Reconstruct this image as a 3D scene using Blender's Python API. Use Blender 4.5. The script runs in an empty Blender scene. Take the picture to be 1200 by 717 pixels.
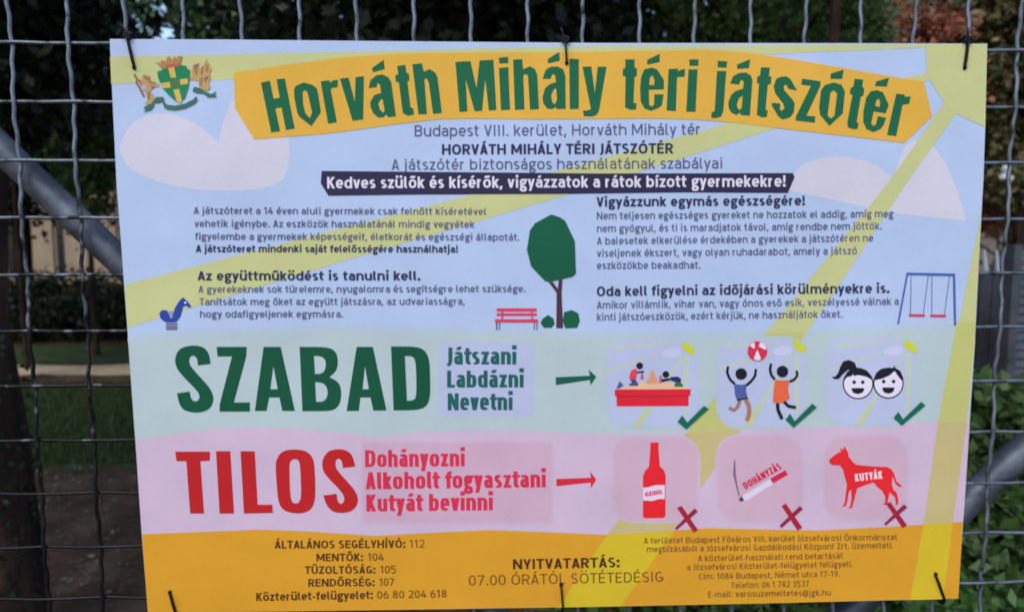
import bpy, math, random
import numpy as np
from mathutils import Vector, Matrix
from mathutils.geometry import tessellate_polygon

S = bpy.context.scene
COL = S.collection

# ---------------------------------------------------------------- camera
FPX = 900.0                       # focal length in photograph pixels (photo is 1200 x 717)
CAM_POS = Vector((0.4957, -0.8424, 1.5))
ROW0 = 1.6875                     # height of the first visible horizontal wire
PITCH, YAW, ROLL = 0.10736, 0.03323, 0.00092
cy, sy, cp, sp, cr, sr = math.cos(YAW), math.sin(YAW), math.cos(PITCH), math.sin(PITCH), math.cos(ROLL), math.sin(ROLL)
X0 = Vector((cy, -sy, 0)); Z0 = Vector((sp*sy, sp*cy, cp)); FW = Vector((cp*sy, cp*cy, -sp))
RT = cr*X0 - sr*Z0; UP = sr*X0 + cr*Z0
cam_data = bpy.data.cameras.new('camera'); cam = bpy.data.objects.new('camera', cam_data); COL.objects.link(cam)
M = Matrix.Identity(4)
for i in range(3):
    M[i][0] = RT[i]; M[i][1] = UP[i]; M[i][2] = -FW[i]; M[i][3] = CAM_POS[i]
cam.matrix_world = M
cam_data.sensor_width = 36; cam_data.lens = FPX/1200*36
cam_data.clip_start = 0.02; cam_data.clip_end = 2000
cam_data.dof.use_dof = True; cam_data.dof.focus_distance = 0.86; cam_data.dof.aperture_fstop = 5.6
S.camera = cam
try: S.cycles.filter_width = 1.85
except Exception: pass

# ---------------------------------------------------------------- sky, sun, exposure
SUN_EL, SUN_AZ = math.radians(50), math.radians(205)      # azimuth from +Y clockwise: high behind the camera
w = bpy.data.worlds.new("World"); S.world = w; w.use_nodes = True
nt = w.node_tree
sky = nt.nodes.new('ShaderNodeTexSky'); sky.sky_type = 'NISHITA'; sky.sun_disc = False
sky.sun_elevation = SUN_EL; sky.sun_rotation = SUN_AZ
sky.air_density = 1.0; sky.dust_density = 1.0; sky.ozone_density = 1.0
bg = nt.nodes['Background']; nt.links.new(sky.outputs[0], bg.inputs['Color']); bg.inputs['Strength'].default_value = 0.15
sd = bpy.data.lights.new('sun', 'SUN'); sd.energy = 0.75; sd.angle = math.radians(20); sd.color = (1.0, 0.98, 0.96)
sun = bpy.data.objects.new('sun', sd); COL.objects.link(sun)
sdir = Vector((math.sin(SUN_AZ)*math.cos(SUN_EL), math.cos(SUN_AZ)*math.cos(SUN_EL), math.sin(SUN_EL)))
sun.rotation_euler = sdir.to_track_quat('Z', 'Y').to_euler()
S.view_settings.view_transform = 'Standard'
try: S.view_settings.look = 'None'
except Exception: pass
S.view_settings.exposure = 0.74; S.view_settings.gamma = 1.0

# ---------------------------------------------------------------- helpers
def ray(px, py):
    return (FW + RT*((px-600)/FPX) + UP*(-(py-358.5)/FPX))
def onplane(px, py, y):                       # point of the vertical plane y = const
    d = ray(px, py); return CAM_POS + d*((y-CAM_POS.y)/d.y)
def onground(px, py, z=0.0):
    d = ray(px, py); return CAM_POS + d*((z-CAM_POS.z)/d.z)

def tag(o, label=None, cat=None, group=None, kind=None):
    if label: o['label'] = label
    if cat: o['category'] = cat
    if group: o['group'] = group
    if kind: o['kind'] = kind
    return o
def empty(name, loc=(0, 0, 0), label=None, cat=None, group=None):
    o = bpy.data.objects.new(name, None); o.location = loc; o.empty_display_size = .05
    COL.objects.link(o); return tag(o, label, cat, group)
def link(name, me, parent=None, loc=None):
    o = bpy.data.objects.new(name, me); COL.objects.link(o)
    if loc is not None: o.location = loc
    if parent: o.parent = parent
    return o
def mesh(name, vs, fs, mats, midx=None, smooth=False):
    me = bpy.data.meshes.new(name); me.from_pydata([tuple(v) for v in vs], [], fs)
    for m in (mats if isinstance(mats, (list, tuple)) else [mats]): me.materials.append(m)
    if midx: me.polygons.foreach_set('material_index', midx)
    if smooth: me.polygons.foreach_set('use_smooth', [True]*len(me.polygons))
    me.update(); return me
def mesh_np(name, V, nper, mat):              # V: (n*nper,3) array, faces of nper verts in order
    n = len(V)//nper
    me = bpy.data.meshes.new(name); me.vertices.add(len(V)); me.vertices.foreach_set('co', V.astype(np.float32).ravel())
    me.loops.add(len(V)); me.loops.foreach_set('vertex_index', np.arange(len(V), dtype=np.int32))
    me.polygons.add(n); me.polygons.foreach_set('loop_start', np.arange(0, len(V), nper, dtype=np.int32))
    me.polygons.foreach_set('loop_total', np.full(n, nper, dtype=np.int32))
    me.materials.append(mat); me.update(calc_edges=True); me.validate(); return me
def tube(pts, radii, seg=8, flat=1.0, cap=True, jit=0.0, rnd=None):
    pts = [Vector(p) for p in pts]; n = len(pts); vs = []; fs = []
    if not isinstance(radii, (list, tuple)): radii = [radii]*n
    t = (pts[1]-pts[0]).normalized(); ref = Vector((0, 1, 0)) if abs(t.y) < .8 else Vector((1, 0, 0))
    u = (ref - t*ref.dot(t)).normalized()
    for i in range(n):
        t = (pts[min(i+1, n-1)]-pts[max(i-1, 0)]).normalized()
        u = (u - t*u.dot(t)).normalized(); v = t.cross(u)
        for k in range(seg):
            a = 2*math.pi*k/seg; r = radii[i]*(1+(rnd.uniform(-jit, jit) if jit else 0))
            vs.append(pts[i] + u*(math.cos(a)*r*flat) + v*(math.sin(a)*r))
    for i in range(n-1):
        for k in range(seg):
            a = i*seg+k; b = i*seg+(k+1) % seg; fs.append((a, b, b+seg, a+seg))
    if cap: fs.append(tuple(range(seg))[::-1]); fs.append(tuple(range((n-1)*seg, n*seg)))
    return vs, fs
def join(parts):
    V = []; F = []
    for vs, fs in parts:
        k = len(V); V += list(vs); F += [tuple(i+k for i in f) for f in fs]
    return V, F
def box(x0, x1, y0, y1, z0, z1):
    v = [(x, y, z) for x in (x0, x1) for y in (y0, y1) for z in (z0, z1)]
    return v, [(0, 1, 3, 2), (4, 6, 7, 5), (0, 4, 5, 1), (2, 3, 7, 6), (0, 2, 6, 4), (1, 5, 7, 3)]

# ---------------------------------------------------------------- materials
def s2l(c):
    return tuple(((v/255)/12.92 if v/255 <= .04045 else ((v/255+.055)/1.055)**2.4) for v in c)
def newmat(name, rough=.6, metal=0.0, spec=.5):
    m = bpy.data.materials.new(name); m.use_nodes = True; b = m.node_tree.nodes['Principled BSDF']
    b.inputs['Roughness'].default_value = rough; b.inputs['Metallic'].default_value = metal
    b.inputs['Specular IOR Level'].default_value = spec
    return m, m.node_tree, b
def noise_color(nt, b, stops, scale, coord='Object', detail=6, stretch=None, rough=.6, pos=False):
    tc = nt.nodes.new('ShaderNodeTexCoord'); src = tc.outputs[coord]
    if pos: src = nt.nodes.new('ShaderNodeNewGeometry').outputs['Position']
    if stretch:
        mp = nt.nodes.new('ShaderNodeMapping'); mp.inputs['Scale'].default_value = stretch
        nt.links.new(src, mp.inputs[0]); src = mp.outputs[0]
    n = nt.nodes.new('ShaderNodeTexNoise'); n.inputs['Scale'].default_value = scale; n.inputs['Detail'].default_value = detail
    n.inputs['Roughness'].default_value = rough
    nt.links.new(src, n.inputs['Vector'])
    r = nt.nodes.new('ShaderNodeValToRGB'); e = r.color_ramp.elements
    while len(e) < len(stops): e.new(.5)
    for k, (p, c) in enumerate(stops): e[k].position = p; e[k].color = (*c, 1)
    nt.links.new(n.outputs['Fac'], r.inputs[0]); nt.links.new(r.outputs[0], b.inputs['Base Color'])
    return n, r, src
def bump(nt, b, fac, strength, dist=.01):
    bp = nt.nodes.new('ShaderNodeBump'); bp.inputs['Strength'].default_value = strength; bp.inputs['Distance'].default_value = dist
    nt.links.new(fac, bp.inputs['Height']); nt.links.new(bp.outputs[0], b.inputs['Normal']); return bp

KT = (0.757, 0.83, 0.937)          # how light the print looks in this light, per channel
INK = {}
def ink(c):
    """printed ink: c is the colour as the photograph shows it"""
    if c in INK: return INK[c]
    m, nt, b = newmat('print_ink', .6, 0, .12)
    a = tuple(min(.93, v/k) for v, k in zip(s2l(c), KT))
    n, r, src = noise_color(nt, b, [(.3, tuple(v*.94 for v in a)), (.7, tuple(min(1, v*1.05) for v in a))], 9, pos=True, detail=10, rough=.75)
    n2_ = nt.nodes.new('ShaderNodeTexNoise'); n2_.inputs['Scale'].default_value = 4.5; n2_.inputs['Detail'].default_value = 2
    nt.links.new(src, n2_.inputs['Vector']); bump(nt, b, n2_.outputs['Fac'], 1.0, .012)      # the sheet is slightly buckled
    INK[c] = m; return m

# ================================================================ THE SIGN
PY = -0.0085                    # front face of the panel
EPS = 0.000032
sign = empty('playground_rules_sign', onplane(640, 380, PY), 'large printed playground rules board in Hungarian tied to the wire mesh fence', 'sign')
SIGN_LOC = Vector(sign.location)
def P(px, py, layer=0):
    return onplane(px, py, PY) + Vector((0, -EPS*layer, 0)) - SIGN_LOC
def zm(pts, ox, oy, sc):         # coordinates measured in an enlarged crop of the photograph
    return [(ox+x/sc, oy+y/sc) for x, y in pts]
def chaikin(p, it=2):
    ka, kb = (.88, .12) if it == 1 else (.75, .25)
    for _ in range(it):
        q = []
        for i in range(len(p)):
            a = p[i]; b = p[(i+1) % len(p)]
            q.append((a[0]*ka+b[0]*kb, a[1]*ka+b[1]*kb)); q.append((a[0]*kb+b[0]*ka, a[1]*kb+b[1]*ka))
        p = q
    return p
def circle(cx, cy_, r, n=28, ry=None):
    ry = ry or r
    return [(cx+r*math.cos(2*math.pi*k/n), cy_+ry*math.sin(2*math.pi*k/n)) for k in range(n)]
def stroke(pts, wd):             # constant-width band along a polyline
    L = []; R = []
    for i, p in enumerate(pts):
        a = pts[max(0, i-1)]; b = pts[min(len(pts)-1, i+1)]
        dx, dy = b[0]-a[0], b[1]-a[1]; l = math.hypot(dx, dy) or 1; nx, ny = -dy/l*wd/2, dx/l*wd/2
        L.append((p[0]+nx, p[1]+ny)); R.append((p[0]-nx, p[1]-ny))
    return L+R[::-1]
class Art:
    """collects flat printed shapes and links them as one mesh lying on the panel"""
    def __init__(s, name, layer): s.n = name; s.l = layer; s.v = []; s.f = []; s.m = []; s.mats = []; s.step = 0
    def add(s, c, loops, smooth=0, up=True):
        if isinstance(loops[0][0], (int, float)): loops = [loops]
        if smooth: loops = [chaikin(l, smooth) for l in loops]
        lay = s.l + s.step
        if up: s.step += 1.5
        m = ink(c)
        if m not in s.mats: s.mats.append(m)
        mi = s.mats.index(m)
        flat = [p for l in loops for p in l]
        tri = tessellate_polygon([[Vector((x, -y, 0)) for x, y in l] for l in loops])
        k = len(s.v); s.v += [P(x, y, lay) for x, y in flat]
        for t in tri:
            a, b, c_ = (s.v[k+i] for i in t)
            if (b-a).cross(c_-a).y > 0: t = t[::-1]
            s.f.append(tuple(i+k for i in t)); s.m.append(mi)
        return s
    def build(s): return link(s.n, mesh(s.n, s.v, s.f, s.mats, s.m), sign)

# --- panel board with real thickness
top = [(128.5, 46), (260, 46.6), (400, 48), (700, 50.6), (1000, 50.9), (1157, 51.5)]
right = [(1154.5, 150), (1152.5, 210), (1147.5, 300), (1142.5, 400), (1136, 500), (1129.5, 600), (1122.5, 701)]
bot = [(900, 706.3), (700, 710.4), (450, 714.2), (290, 716.3), (173.5, 718.5)]
left = [(166, 625), (157.5, 500), (148.5, 375), (141.5, 280), (136.5, 215), (131, 100)]
outline = top+right+bot+left
TH = 0.003
def solid(pts, y0, y1, mat_front, mat_side):
    n = len(pts); vs = [Vector((p.x, y0, p.z)) for p in pts]+[Vector((p.x, y1, p.z)) for p in pts]
    tri = tessellate_polygon([[Vector((p.x, p.z, 0)) for p in pts]])
    fs = [tuple(t) for t in tri]+[tuple(i+n for i in t)[::-1] for t in tri]
    mi = [0]*len(tri)+[1]*len(tri)
    for i in range(n): fs.append((i, (i+1) % n, n+(i+1) % n, n+i)); mi.append(1)
    return vs, fs, [mat_front, mat_side], mi
BLUE = (167, 186, 221); WHITE = (222, 225, 240)
edge_m, ent, eb = newmat('panel_edge_plastic', .45); eb.inputs['Base Color'].default_value = (.78, .79, .8, 1)
pts = [P(*p) for p in outline]
vs, fs, ms, mi = solid(pts, 0, TH, ink(BLUE), edge_m)
link('panel', mesh('panel', vs, fs, ms, mi), sign)

LIL = (192, 193, 213); YEL = (183, 188, 135)
def shape(name, layer, c, loops, smooth=0): return Art(name, layer).add(c, loops, smooth).build()
shape('printed_cloud', 2, LIL, zm([(50, 370), (75, 300), (130, 225), (200, 185), (300, 165), (390, 180), (480, 215), (560, 265), (635, 335), (650, 335), (660, 270), (690, 170), (740, 60), (1060, 100), (1068, 320), (1075, 400), (1060, 520), (1010, 590), (900, 625), (700, 638), (480, 625), (300, 590), (150, 525), (70, 450)], 130, 100, 5.12), 2)
shape('printed_cloud', 2, LIL, [(921, 215), (927, 208), (940, 193), (966, 184), (992, 183.5), (1022, 191), (1046, 207), (1049, 207), (1052.6, 188.6), (1061, 171), (1072, 163.5), (1091.6, 169), (1107, 188.6), (1122, 223), (1133, 259), (1132, 259), (1058, 251.5), (1015, 242.6), (925, 224)], 1)
rays = Art('sun_ray', 4)
rays.add(YEL, [(129, 67), (300, 63.5), (700, 54), (1085, 52.5), (1085, 56), (918, 63), (274, 93.5), (130.5, 99)])
rays.add(YEL, [(1087, 85), (860, 143), (561, 226), (146, 333.5), (149.5, 384), (400, 306.7), (661, 229.5), (914, 149), (1090, 94)])
rays.add(YEL, [(1109, 117), (1044, 210), (970, 301), (896, 392), (944, 392), (1008, 297), (1065, 210), (1123, 130)])
rays.add(YEL, [(1150, 245), (1148, 258), (1121, 392), (1142.5, 392), (1147, 300), (1151.5, 220)])
rays.add(YEL, [(1084, 52), (1156.5, 52), (1154.5, 149), (1136, 141), (1116, 131), (1109.3, 125.7), (1087, 89.4)])
rays.build()
GRN = (169, 187, 194); PNK = (192, 172, 198); ORG = (202, 147, 44)
top_g = [(149.7, 393), (250, 386), (400, 382), (600, 386), (750, 390), (900, 388), (1060, 380), (1143.3, 376)]
mid_g = [(158.8, 516), (190, 511), (227, 505), (260, 501.5), (290, 500), (340, 501.5), (400, 507), (440, 511), (507, 505), (560, 503.5), (607, 504), (670, 507.5), (740, 508), (810, 507.5), (873, 503.5), (960, 500), (1048, 497), (1136, 493)]
low_g = [(166.5, 625.5), (230, 623), (302, 620), (360, 622), (440, 627.5), (500, 624), (575, 620.5), (640, 623), (707, 626), (770, 622), (830, 618.5), (900, 620), (960, 621), (1037, 617), (1128.3, 611)]
def edge_right(y0, y1): return [p for p in right if y0 < p[1] < y1]
def edge_left(y0, y1): return [p for p in left if y0 < p[1] < y1]
b = Art('printed_band', 5)
for k, dy in enumerate((-7, -3.5, 0)):
    b.add(tuple(round(x+(y-x)*(k+1)/4) for x, y in zip(BLUE, GRN)), [(x+dy*-.07*(1 if x > 600 else -1)*0, y+dy+4) for x, y in top_g]+[(1142, 400), (151.3, 410)], up=True)
b.build()
top_g = [(x, y+8) for x, y in top_g]; top_g[0] = (150.4, 401); top_g[-1] = (1142.8, 384)
b = Art('printed_band', 9.6); b.add(GRN, top_g+edge_right(376, 493)+mid_g[::-1]+edge_left(394, 515)); b.build()
b = Art('printed_band', 9.6); b.add(PNK, mid_g+edge_right(493, 611)+low_g[::-1]+edge_left(517, 624)); b.build()
b = Art('printed_band', 9.6); b.add(ORG, low_g+[(1122.7, 700.7)]+bot); b.build()
YG = (180, 183, 116); YP = (184, 171, 122); YO = (197, 173, 44)
r2 = Art('sun_ray', 11)
r2.add(YG, [(896, 390.5), (804, 507.5), (868, 503.7), (945, 389)], up=False)
r2.add(YP, [(804, 507.5), (712, 624.9), (788, 620.5), (868, 503.7)], up=False)
r2.add(YO, [(712, 625.3), (654, 711.2), (727, 709.9), (790, 621.5)], up=False)
r2.build()
r2 = Art('sun_ray', 11)
r2.add(YG, [(1121, 377.5), (1099, 494), (1133, 493.3), (1142, 400), (1143, 377)], up=False)
r2.add(YP, [(1099, 494.3), (1082, 613.6), (1116.5, 611.5), (1133, 493.4)], up=False)
r2.add(YO, [(1082, 614.2), (1066.5, 702.4), (1105, 701.5), (1116.5, 612)], up=False)
r2.build()
# headline ribbon
shape('headline_ribbon', 13, (208, 164, 68), [(274.4, 85.4), (330, 77), (402, 67.5), (470, 63), (560, 61.8), (660, 61.5), (740, 60), (823, 58.6), (870, 61), (933, 70.5), (1010, 84), (1082.5, 96), (1092, 136.7), (1060, 167.5), (1016.7, 162.5), (960, 156), (900, 149), (860, 144), (815, 140.3), (760, 139), (715, 139.5), (630, 140), (545, 139.2), (514, 140), (470, 145), (428, 151), (380, 157), (337, 160.5), (298, 163.5), (275.5, 127)])
shape('headline_ribbon', 13, (47, 44, 72), [(377, 200.5), (600, 202.5), (700, 203.5), (929, 203), (931, 208), (923, 226.3), (800, 225.5), (650, 227.5), (500, 228), (385, 229.5), (376, 215)])
# --- headline letters, traced
HG = (30, 96, 68)
A_ = (295, 60, 4.8); B_ = (525, 50, 6.0); C_ = (715, 60, 6.0); D_ = (900, 70, 6.0)
head = [
 (A_, [[(52,178),(103,168),(124,270),(158,262),(140,160),(187,155),(243,437),(193,446),(168,318),(134,325),(161,452),(110,459)]]),
 (A_, [[(238,215),(248,197),(292,178),(340,190),(366,210),(376,250),(390,345),(337,424),(270,372),(256,345),(240,262)],[(288,230),(300,222),(314,232),(340,345),(328,378),(303,352),(290,300)]]),
 (A_, [[(388,172),(437,165),(441,178),(458,165),(486,163),(484,205),(450,210),(446,222),(480,402),(430,410)]]),
 (A_, [[(496,156),(546,150),(580,285),(584,148),(632,142),(628,386),(568,394)]]),
 (A_, [[(676,97),(743,50),(749,103),(684,121)]]),
 (A_, [[(658,210),(668,165),(700,138),(735,132),(770,150),(785,175),(812,368),(768,374),(757,358),(740,375),(712,376),(685,352),(668,315),(668,285),(690,248),(728,236),(722,190),(708,182),(703,205)],[(712,295),(728,272),(736,272),(748,335),(738,348),(722,330)]]),
 (A_, [[(818,85),(864,78),(872,125),(884,126),(888,168),(876,172),(894,318),(908,322),(914,358),(880,366),(850,350),(828,180),(810,172),(808,138),(824,132)]]),
 (A_, [[(903,75),(958,70),(968,118),(1000,102),(1032,122),(1046,150),(1070,350),(1020,355),(996,180),(984,155),(972,160),(986,356),(938,358)]]),
 (B_, [[(52,138),(158,132),(200,320),(222,128),(320,122),(341,476),(287,480),(262,262),(240,482),(188,486),(125,262),(137,486),(81,490)]]),
 (B_, [[(358,108),(422,102),(424,148),(360,150)]]), (B_, [[(358,180),(424,174),(437,474),(372,478)]]),
 (B_, [[(458,122),(522,118),(528,190),(575,168),(612,188),(628,230),(640,470),(577,474),(562,235),(545,222),(530,235),(538,472),(470,476)]]),
 (B_, [[(700,118),(782,68),(786,130),(704,150)]]),
 (B_, [[(665,258),(685,195),(720,172),(770,170),(810,190),(825,235),(828,468),(765,470),(755,455),(735,470),(700,468),(670,430),(664,390),(680,325),(712,295),(758,280),(752,228),(735,225),(720,258)],[(725,375),(745,330),(760,325),(766,400),(752,435),(735,425)]]),
 (B_, [[(852,115),(920,118),(920,468),(856,470)]]),
 (B_, [[(945,172),(1008,170),(1032,355),(1052,172),(1115,172),(1062,480),(1045,510),(1015,522),(955,520),(948,480),(985,478),(1004,468)]]),
 (C_, [[(106,60),(172,60),(172,120),(188,122),(188,180),(172,182),(164,362),(186,372),(180,414),(140,414),(104,398),(108,182),(86,175),(90,124),(106,120)]]),
 (C_, [[(258,65),(348,20),(348,80),(262,98)]]),
 (C_, [[(240,130),(290,118),(330,130),(378,205),(378,272),(272,274),(274,380),(292,390),(308,380),(310,305),(376,305),(364,382),(340,402),(285,422),(240,404),(214,355),(210,260),(218,180)],[(275,240),(278,190),(296,172),(312,205),(308,240)]]),
 (C_, [[(410,128),(475,124),(475,142),(500,132),(526,126),(524,182),(478,186),(470,190),(462,424),(396,420)]]),
 (C_, [[(556,60),(622,60),(620,106),(556,106)]]), (C_, [[(550,130),(614,130),(600,430),(534,428)]]),
 (C_, [[(756,70),(822,74),(818,120),(754,116)]]), (C_, [[(750,142),(816,142),(796,420),(780,462),(740,474),(710,470),(712,430),(734,425)]]),
 (C_, [[(890,98),(984,58),(976,122),(892,128)]]),
 (C_, [[(842,230),(862,180),(905,155),(955,152),(990,175),(1000,210),(982,456),(920,452),(912,435),(888,452),(850,435),(832,400),(830,360),(848,312),(880,282),(934,265),(938,215),(918,205),(905,238)],[(890,375),(905,335),(930,315),(924,400),(908,415),(895,400)]]),
 (C_, [[(1060,115),(1122,118),(1116,178),(1134,182),(1128,236),(1108,236),(1092,412),(1108,420),(1100,466),(1065,468),(1030,450),(1045,230),(1030,225),(1034,180),(1052,175)]]),
 (D_, [[(125,118),(155,135),(204,220),(142,208),(128,178),(110,185),(112,215),(170,280),(187,310),(182,370),(155,408),(100,424),(70,400),(22,318),(30,305),(86,310),(82,350),(96,362),(115,340),(105,310),(50,240),(38,190),(55,140),(80,124)]]),
 (D_, [[(240,135),(370,154),(366,190),(270,395),(332,400),(328,446),(192,430),(196,398),(300,188),(232,178)]]),
 (D_, [[(440,100),(530,72),(522,138),(436,138)]]),
 (D_, [[(400,180),(460,162),(515,178),(540,225),(525,380),(430,468),(365,390),(358,340),(372,215)],[(438,235),(460,218),(484,240),(466,395),(440,415),(418,395)]]),
 (D_, [[(608,136),(668,142),(662,190),(676,208),(670,255),(652,262),(622,440),(636,450),(628,488),(600,492),(560,478),(556,440),(592,250),(572,240),(580,200),(598,192)]]),
 (D_, [[(760,155),(850,128),(834,192),(750,188)]]),
 (D_, [[(720,225),(765,215),(808,232),(848,320),(826,380),(742,366),(724,450),(740,468),(758,455),(770,398),(830,410),(812,460),(790,490),(740,512),(690,490),(668,440),(668,370),(688,270)],[(752,325),(760,290),(776,275),(788,300),(782,335)]]),
 (D_, [[(900,240),(960,248),(960,262),(1002,260),(992,312),(945,320),(900,540),(835,532)]]),
]
for z, loops in head:
    shape('headline_letter', 15, HG, [zm(l, *z) for l in loops])
DG = (22, 79, 58); RED = (176, 36, 40)
G_ = (140, 380, 4.0); T_ = (140, 500, 4.0)
def dup_corner(l, corners):      # repeat corner points so that smoothing keeps them sharp
    out = []
    for i, p in enumerate(l): out += [p]*(4 if i in corners else 1)
    return out
big = [
 (G_, DG, [dup_corner([(428,185),(368,192),(366,160),(350,145),(332,150),(326,175),(337,202),(420,290),(440,330),(442,360),(425,395),(390,411),(350,414),(300,402),(280,370),(270,322),(330,314),(335,345),(350,362),(370,357),(378,335),(365,310),(285,230),(262,190),(262,150),(280,115),(320,100),(360,98),(400,108),(422,140)],(0,1,15,16))]),
 (G_, DG, [dup_corner([(456,105),(597,105),(595,150),(537,365),(612,365),(612,408),(470,408),(470,375),(528,150),(460,150)],range(10))]),
 (G_, DG, [dup_corner([(676,105),(756,105),(823,405),(764,405),(750,342),(702,342),(690,405),(635,405)],range(8)),dup_corner([(708,303),(742,303),(722,195)],range(3))]),
 (G_, DG, [dup_corner([(845,105),(970,105),(1012,122),(1026,165),(1020,215),(985,247),(1030,270),(1042,320),(1035,370),(1010,400),(970,406),(858,406)],(0,5,11)),dup_corner([(912,148),(945,148),(966,165),(968,195),(960,222),(940,232),(917,232)],(0,6)),dup_corner([(918,270),(950,272),(972,290),(978,325),(968,352),(950,362),(922,362)],(0,6))]),
 (G_, DG, [dup_corner([(1112,105),(1188,105),(1252,403),(1190,403),(1177,342),(1130,342),(1122,405),(1065,405)],range(8)),dup_corner([(1140,303),(1169,303),(1151,195)],range(3))]),
 (G_, DG, [dup_corner([(1273,103),(1390,103),(1432,120),(1454,165),(1457,260),(1457,340),(1440,385),(1395,402),(1285,402)],(0,8)),dup_corner([(1338,148),(1370,148),(1388,165),(1392,250),(1392,335),(1380,355),(1348,358)],(0,6))]),
 (T_, RED, [dup_corner([(262,115),(425,115),(425,158),(380,160),(397,405),(332,405),(314,160),(268,160)],range(8))]),
 (T_, RED, [dup_corner([(453,113),(520,113),(538,405),(470,405)],range(4))]),
 (T_, RED, [dup_corner([(568,113),(635,113),(648,363),(717,363),(720,402),(584,405)],range(6))]),
 (T_, RED, [[(732,190),(735,150),(765,110),(825,103),(880,112),(912,150),(917,220),(920,330),(905,380),(870,403),(820,405),(770,392),(745,355),(738,280)],[(797,190),(800,160),(820,148),(842,155),(848,190),(853,320),(845,350),(828,360),(808,352),(800,310)]]),
 (T_, RED, [dup_corner([(1106,185),(1048,192),(1044,160),(1030,146),(1015,153),(1012,180),(1022,205),(1100,290),(1118,325),(1118,360),(1095,392),(1050,404),(1000,398),(970,365),(956,320),(1018,312),(1022,345),(1035,362),(1052,352),(1055,330),(1040,300),(965,225),(950,190),(952,150),(975,115),(1015,102),(1060,106),(1092,130)],(0,1,14,15))]),
]
for z, c, loops in big:
    shape('heading_letter', 15, c, [chaikin(zm(l, *z), 2) for l in loops])
# soft text boxes and pictogram tiles
def rrect(x0, y0, x1, y1, r, n=6):
    out = []
    for cx_, cy_, a0 in ((x1-r, y0+r, -90), (x1-r, y1-r, 0), (x0+r, y1-r, 90), (x0+r, y0+r, 180)):
        for k in range(n+1):
            a = math.radians(a0+90*k/n); out.append((cx_+r*math.cos(a), cy_+r*math.sin(a)))
    return out
def mixc(a, b_, t): return tuple(round(x*(1-t)+y*t) for x, y in zip(a, b_))
def soft_tile(a, ca, cb, x0, y0, x1, y1, r, fade=6, n=5):
    for k in range(n):
        t = (k+1)/n; d = fade*(1-t)-fade*.4
        a.add(mixc(ca, cb, t), rrect(x0-d, y0-d, x1+d, y1+d, r+d))
    return a
soft_tile(Art('text_box', 12), GRN, (170, 179, 212), 514, 400, 625, 487.5, 5, 5, 3).build()
soft_tile(Art('text_box', 12), PNK, (190, 160, 184), 424, 517.5, 647.5, 612, 5, 5, 3).build()
TILE = (172, 182, 214)
for k, (ox, x0, x1, y0, y1) in enumerate([(700, 711, 819, 397, 500), (830, 841, 944, 396, 500), (960, 967, 1071, 395, 498)]):
    a = Art('pictogram_tile', 12.6)
    soft_tile(a, GRN, TILE, x0, y0, x1, y1, 24)
    Z = (ox, 385+(0 if k == 0 else -2), 5.977)
    RY = (177, 190, 182)
    for q in ([(120, 122), (510, 97), (510, 106), (120, 150)], [(66, 285), (440, 175), (440, 187), (74, 308)], [(590, 185), (607, 190), (380, 545), (340, 545)], [(600, 185), (640, 190), (635, 600), (600, 600)]):
        a.add(RY, zm(q, *Z), up=False)
    a.step += 1
    a.add((177, 190, 150), zm([(345, 545), (385, 545), (298, 690), (248, 690)], *Z), up=False)
    a.step += 1
    a.add((186, 190, 222), zm([(440, 175), (470, 150), (520, 130), (575, 130), (590, 180), (540, 205), (470, 200)], *Z), 2)
    a.add((187, 197, 62), zm([(580, 98), (615, 92), (660, 118), (690, 160), (665, 185), (630, 172), (600, 140)], *Z), 2)
    a.build()
for x0, x1, y0, y1 in ((718.5, 818, 512, 610), (841, 940.5, 510.5, 610), (966, 1063.5, 510, 608)):
    soft_tile(Art('pictogram_tile', 12.6), PNK, (191, 162, 184), x0, y0, x1, y1, 24).build()
# arrows, ticks and crosses
shape('printed_arrow', 15, (26, 88, 70), zm([(925, 247), (1085, 240), (1078, 210), (1115, 245), (1088, 285), (1085, 260), (925, 284)], 420, 380, 4))
shape('printed_arrow', 15, (198, 42, 56), zm([(928, 243), (1090, 237), (1085, 208), (1115, 245), (1090, 285), (1088, 260), (928, 277)], 420, 500, 4))
for z, q in (((700, 385, 5.977), [(560, 650), (592, 605), (628, 655), (745, 538), (777, 560), (622, 702)]),
             ((830, 385, 5.977), [(538, 635), (570, 592), (602, 645), (725, 522), (757, 548), (595, 690)]),
             ((960, 385, 5.977), [(517, 622), (550, 580), (582, 632), (710, 510), (740, 535), (575, 675)])):
    shape('tick_mark', 46, (22, 98, 76), zm(q, *z))
for z, qa, qb in (((700, 500, 4.615), [(430, 435), (455, 425), (543, 555), (520, 568)], [(418, 545), (525, 438), (543, 455), (428, 555)]),
                  ((850, 500, 5.217), [(342, 480), (368, 466), (468, 612), (440, 630)], [(330, 600), (455, 480), (472, 500), (342, 615)]),
                  ((850, 500, 5.217), [(980, 468), (1005, 455), (1108, 598), (1082, 615)], [(968, 590), (1090, 470), (1110, 490), (978, 600)])):
    a = Art('cross_mark', 30); a.add((140, 34, 62), zm(qb, *z)); a.add((158, 34, 56), zm(qa, *z)); a.build()
BK = (30, 30, 42)
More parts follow.
